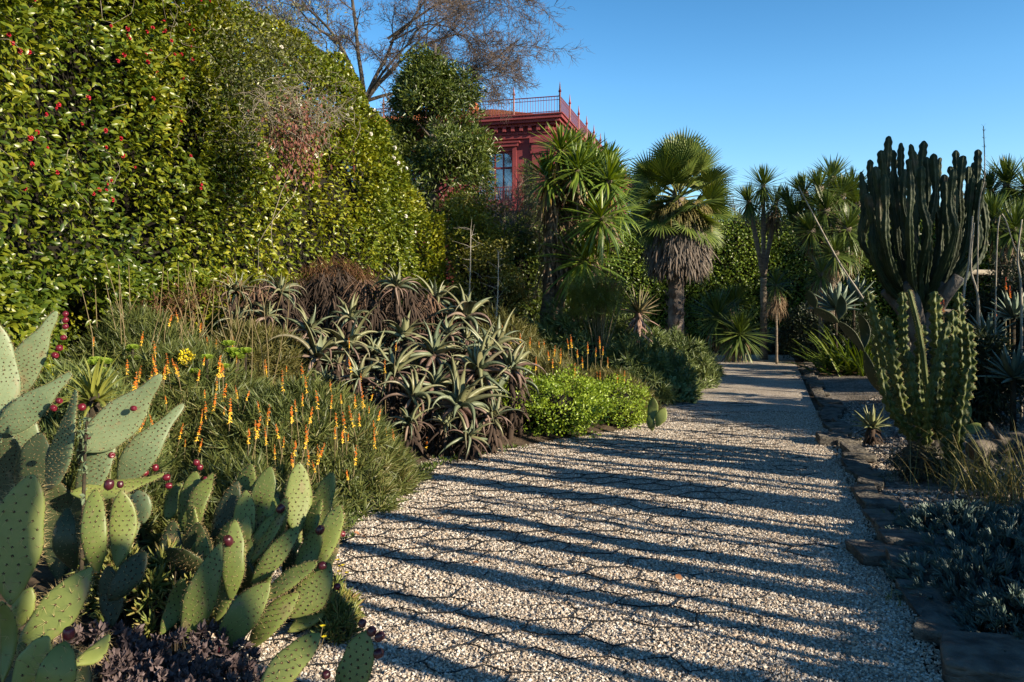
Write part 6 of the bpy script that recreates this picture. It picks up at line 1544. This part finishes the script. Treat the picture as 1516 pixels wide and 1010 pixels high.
# blue chalk sticks carpet
MAT_chalk = M_leaf("blue_chalk_leaf", [(.04, .075, .065), (.075, .12, .11), (.12, .18, .165), (.09, .13, .06)], .5, .06, 4, .3)
CH = [tuft_tmpl(9, .06, .0105, 1.5, 1.0, -.1, -.1, 180 + k, 3, True, lambda s: np.where(s > .7, 1 - (s - .7) / .3 * .9, .9), 1.0) for k in range(3)]
def low_right(name, label, cat, spots, n, h, tm_, mat, s0, s1, kind=None): return low_plant(name, label, cat, spots, n, h, tm_, mat, s0, s1, kind)
low_right("chalk_sticks", "carpet of blue-green chalk stick succulents spilling over the kerb", "ground cover", [(2.55, 4.2, .5, .6), (2.95, 4.6, .6, .6), (2.45, 3.65, .4, .4), (3.1, 3.9, .6, .5), (3.3, 5.0, .5, .4), (2.9, 5.2, .4, .3)], 420, .2, CH, MAT_chalk, .7, 1.3, "stuff")
# grasses
MAT_grass = M_leaf("dry_grass", [(.09, .10, .025), (.15, .15, .04), (.23, .2, .08), (.28, .22, .11)], .6, .3)
def grass(px, py, n, L, lab, spread_=.18, up=(.7, 1.5)):
    d = CAM_H * F_PX / (py - HOR); c = P(px, py, d); c[2] = gz(c[0], c[1])
    t = thing("grass_tuft", lab, "grass", c); mb = MB()
    mb.add(*strap(c + r.normal(0, 1, (n, 3)) * [spread_, spread_, 0], r.uniform(0, 6.3, n), r.uniform(*up, n), L * r.uniform(.5, 1.2, n), .007, r.uniform(.3, 1.6, n), 6, .2, prof_taper, three=False)); part("blade", mb, MAT_grass, t)["kind"] = "stuff"
grass(1450, 735, 260, .55, "dry yellow grass tuft beside the column cactus base"); grass(1512, 760, 200, .75, "tall yellow-green grass at the picture's edge above the chalk sticks", .15)
grass(1370, 770, 90, .14, "short mossy grass between the kerb stones in sun", .14, (.4, 1.4)); grass(1260, 655, 90, .14, "small green weed tuft under the pale aloe", .1, (.4, 1.4)); grass(1300, 712, 80, .12, "short grass sprouting behind a kerb slate", .12, (.4, 1.4)); grass(1318, 895, 16, .12, "few thin blades of grass against the kerb", .03, (.9, 1.5))
# drift log heap
c = P(1490, 690, 7.0); b0 = np.array([c[0], c[1], gz(c[0], c[1])])
MAT_log = M_noise("weathered_log", [(.05, .042, .036), (.11, .095, .08), (.18, .16, .135)], 5, 6, .9, .9, 30, dist=.02, stretch=(.4, 1, 1))
for k, (p0, p1, rad, lab) in enumerate([((1440, 668), (1580, 622), .085, "thick weathered log lying at the picture's edge"), ((1455, 690), (1590, 664), .075, "second weathered log beneath the thick one"), ((1462, 628), (1530, 690), .022, "thin grey branch leaning across the logs")]):
    A, Bq = P(*p0, 7.3), P(*p1, 7.6); pts = smooth_path([A, lerp(A, Bq, .5) + r.normal(0, .04, 3), Bq], 16); mb = MB(); mb.add(*tube(pts, rad * (1 + .12 * np.sin(np.arange(16) * 1.3 + k)), 12)); solo("log", mb, MAT_log, lab, "log")
pads = [(1420, 645, 7.0, 1436, 598, 7.0, 18, .3, 'oval', Y_), (1428, 640, 7.0, 1452, 628, 7.0, 18, .3, 'oval', Y_), (1425, 655, 7.0, 1420, 628, 7.0, 18, .5, 'oval', G)]
opuntia("small yellow-green prickly pear beside the column cactus base", pads, [], P(1424, 660, 7.0) * [1, 1, 0], sp=.04, ns=0)
# ------------------------------------------------------------------ the garden beyond the frame, whose shade falls across the path
r = np.random.default_rng(123)
def line_x(y): return 3.7 + .56 * y
MAT_side = M_leaf("side_hedge_leaf", [(.02, .035, .012), (.04, .06, .018), (.065, .09, .025)], .5, .12)
def side_shrub(x, y, rx, ry, h, n, label):
    return leafy("side_shrub", label, "shrub", (x, y, 0), rx, ry, .0, h, n, 34, .22, .12, .06, MAT_side, r, seed=int(y * 7) % 50 + 1, coref=.82, group="shrubs of the side bed", amp=.22)
for k, (y, h) in enumerate([(-2.2, 1.4), (-.9, 1.4), (.3, 1.4), (1.4, 1.45), (2.6, 1.5), (3.7, 1.5), (4.9, 1.4), (6.2, 1.35), (7.4, 2.5), (8.6, 2.9), (9.6, 2.4), (10.8, 1.2), (12.0, 2.9), (13.2, 1.2)]):
    side_shrub(line_x(y) + .2, y, .8, .8, h, 150, "dense evergreen shrub of the side bed beyond the column cacti")
mb = MB(); colm = []
for k in range(3):
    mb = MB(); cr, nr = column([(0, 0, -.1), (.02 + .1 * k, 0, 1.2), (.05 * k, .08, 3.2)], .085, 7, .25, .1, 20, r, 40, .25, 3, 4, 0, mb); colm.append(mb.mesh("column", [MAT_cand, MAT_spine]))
# each column by where its band of shade runs: (distance across the sun's direction, width)
bands = [(.2, .12), (.55, .2), (.95, .14), (1.3, .22), (1.6, .12), (1.95, .2), (2.3, .14), (2.62, .22), (2.95, .1), (3.25, .16), (3.5, .06), (3.73, .18), (3.98, .1), (4.29, .24), (4.5, .06), (4.68, .26), (5.07, .09), (5.2, .06), (5.5, .26), (5.75, .07), (5.95, .2), (6.2, .3), (6.45, .22), (6.8, .08), (7.1, .12), (7.25, .26), (7.5, .08), (7.78, .16), (7.98, .14), (8.5, .08), (9.3, .1)]
for k, (c, w) in enumerate(bands):
    y = (c - 1.94) / 1.144; x = line_x(y); u = r.uniform(-.5, .6); x += .85 * u; y -= .525 * u
    t = thing("column_cactus", "slender columnar cactus in the row of the side bed", "cactus", (x, y, gz(x, y)), "column cacti of the side bed")
    s = (r.uniform(.8, 1.05) if c < 3.9 else r.uniform(.66, .76) if c < 5.3 else r.uniform(.7, .86)) + .1 * u
    o = place("column", colm[k % 3], t, Matrix.Translation((x, y, gz(x, y))) @ Matrix.Rotation(r.normal(0, .025), 4, 'X') @ Matrix.Rotation(r.normal(0, .04), 4, 'Y') @ Matrix.Diagonal((w / .15 * (.78 if c < 5.3 else .9),) * 2 + (s, 1)))
for k, (x, y, rx, z0, h, n) in enumerate([(14.2, 18.6, 1.0, .2, 7.0, 330), (15.2, 20.3, 1.1, .2, 6.9, 330), (16.3, 22.0, 1.1, .2, 6.4, 330), (17.4, 23.8, 1.1, .2, 5.9, 330), (18.6, 25.6, 1.2, .2, 5.6, 330), (10.7, 7.4, 1.1, 5.4, 7.1, 120)]):
    t = leafy("side_tree", "broad evergreen tree closing the far side of the garden", "tree", (x, y, 0), rx, rx, z0, h, n, 30, .35, .16, .08, MAT_side, r, seed=k + 3, coref=.8 if k < 5 else 0, group="evergreen trees of the side boundary", amp=.25)
    if k >= 5: mb = MB(); mb.add(*tube([(x, y, -.1), (x, y, z0 + .5)], [.1, .07], 8)); part("trunk", mb, MAT_bark, t)
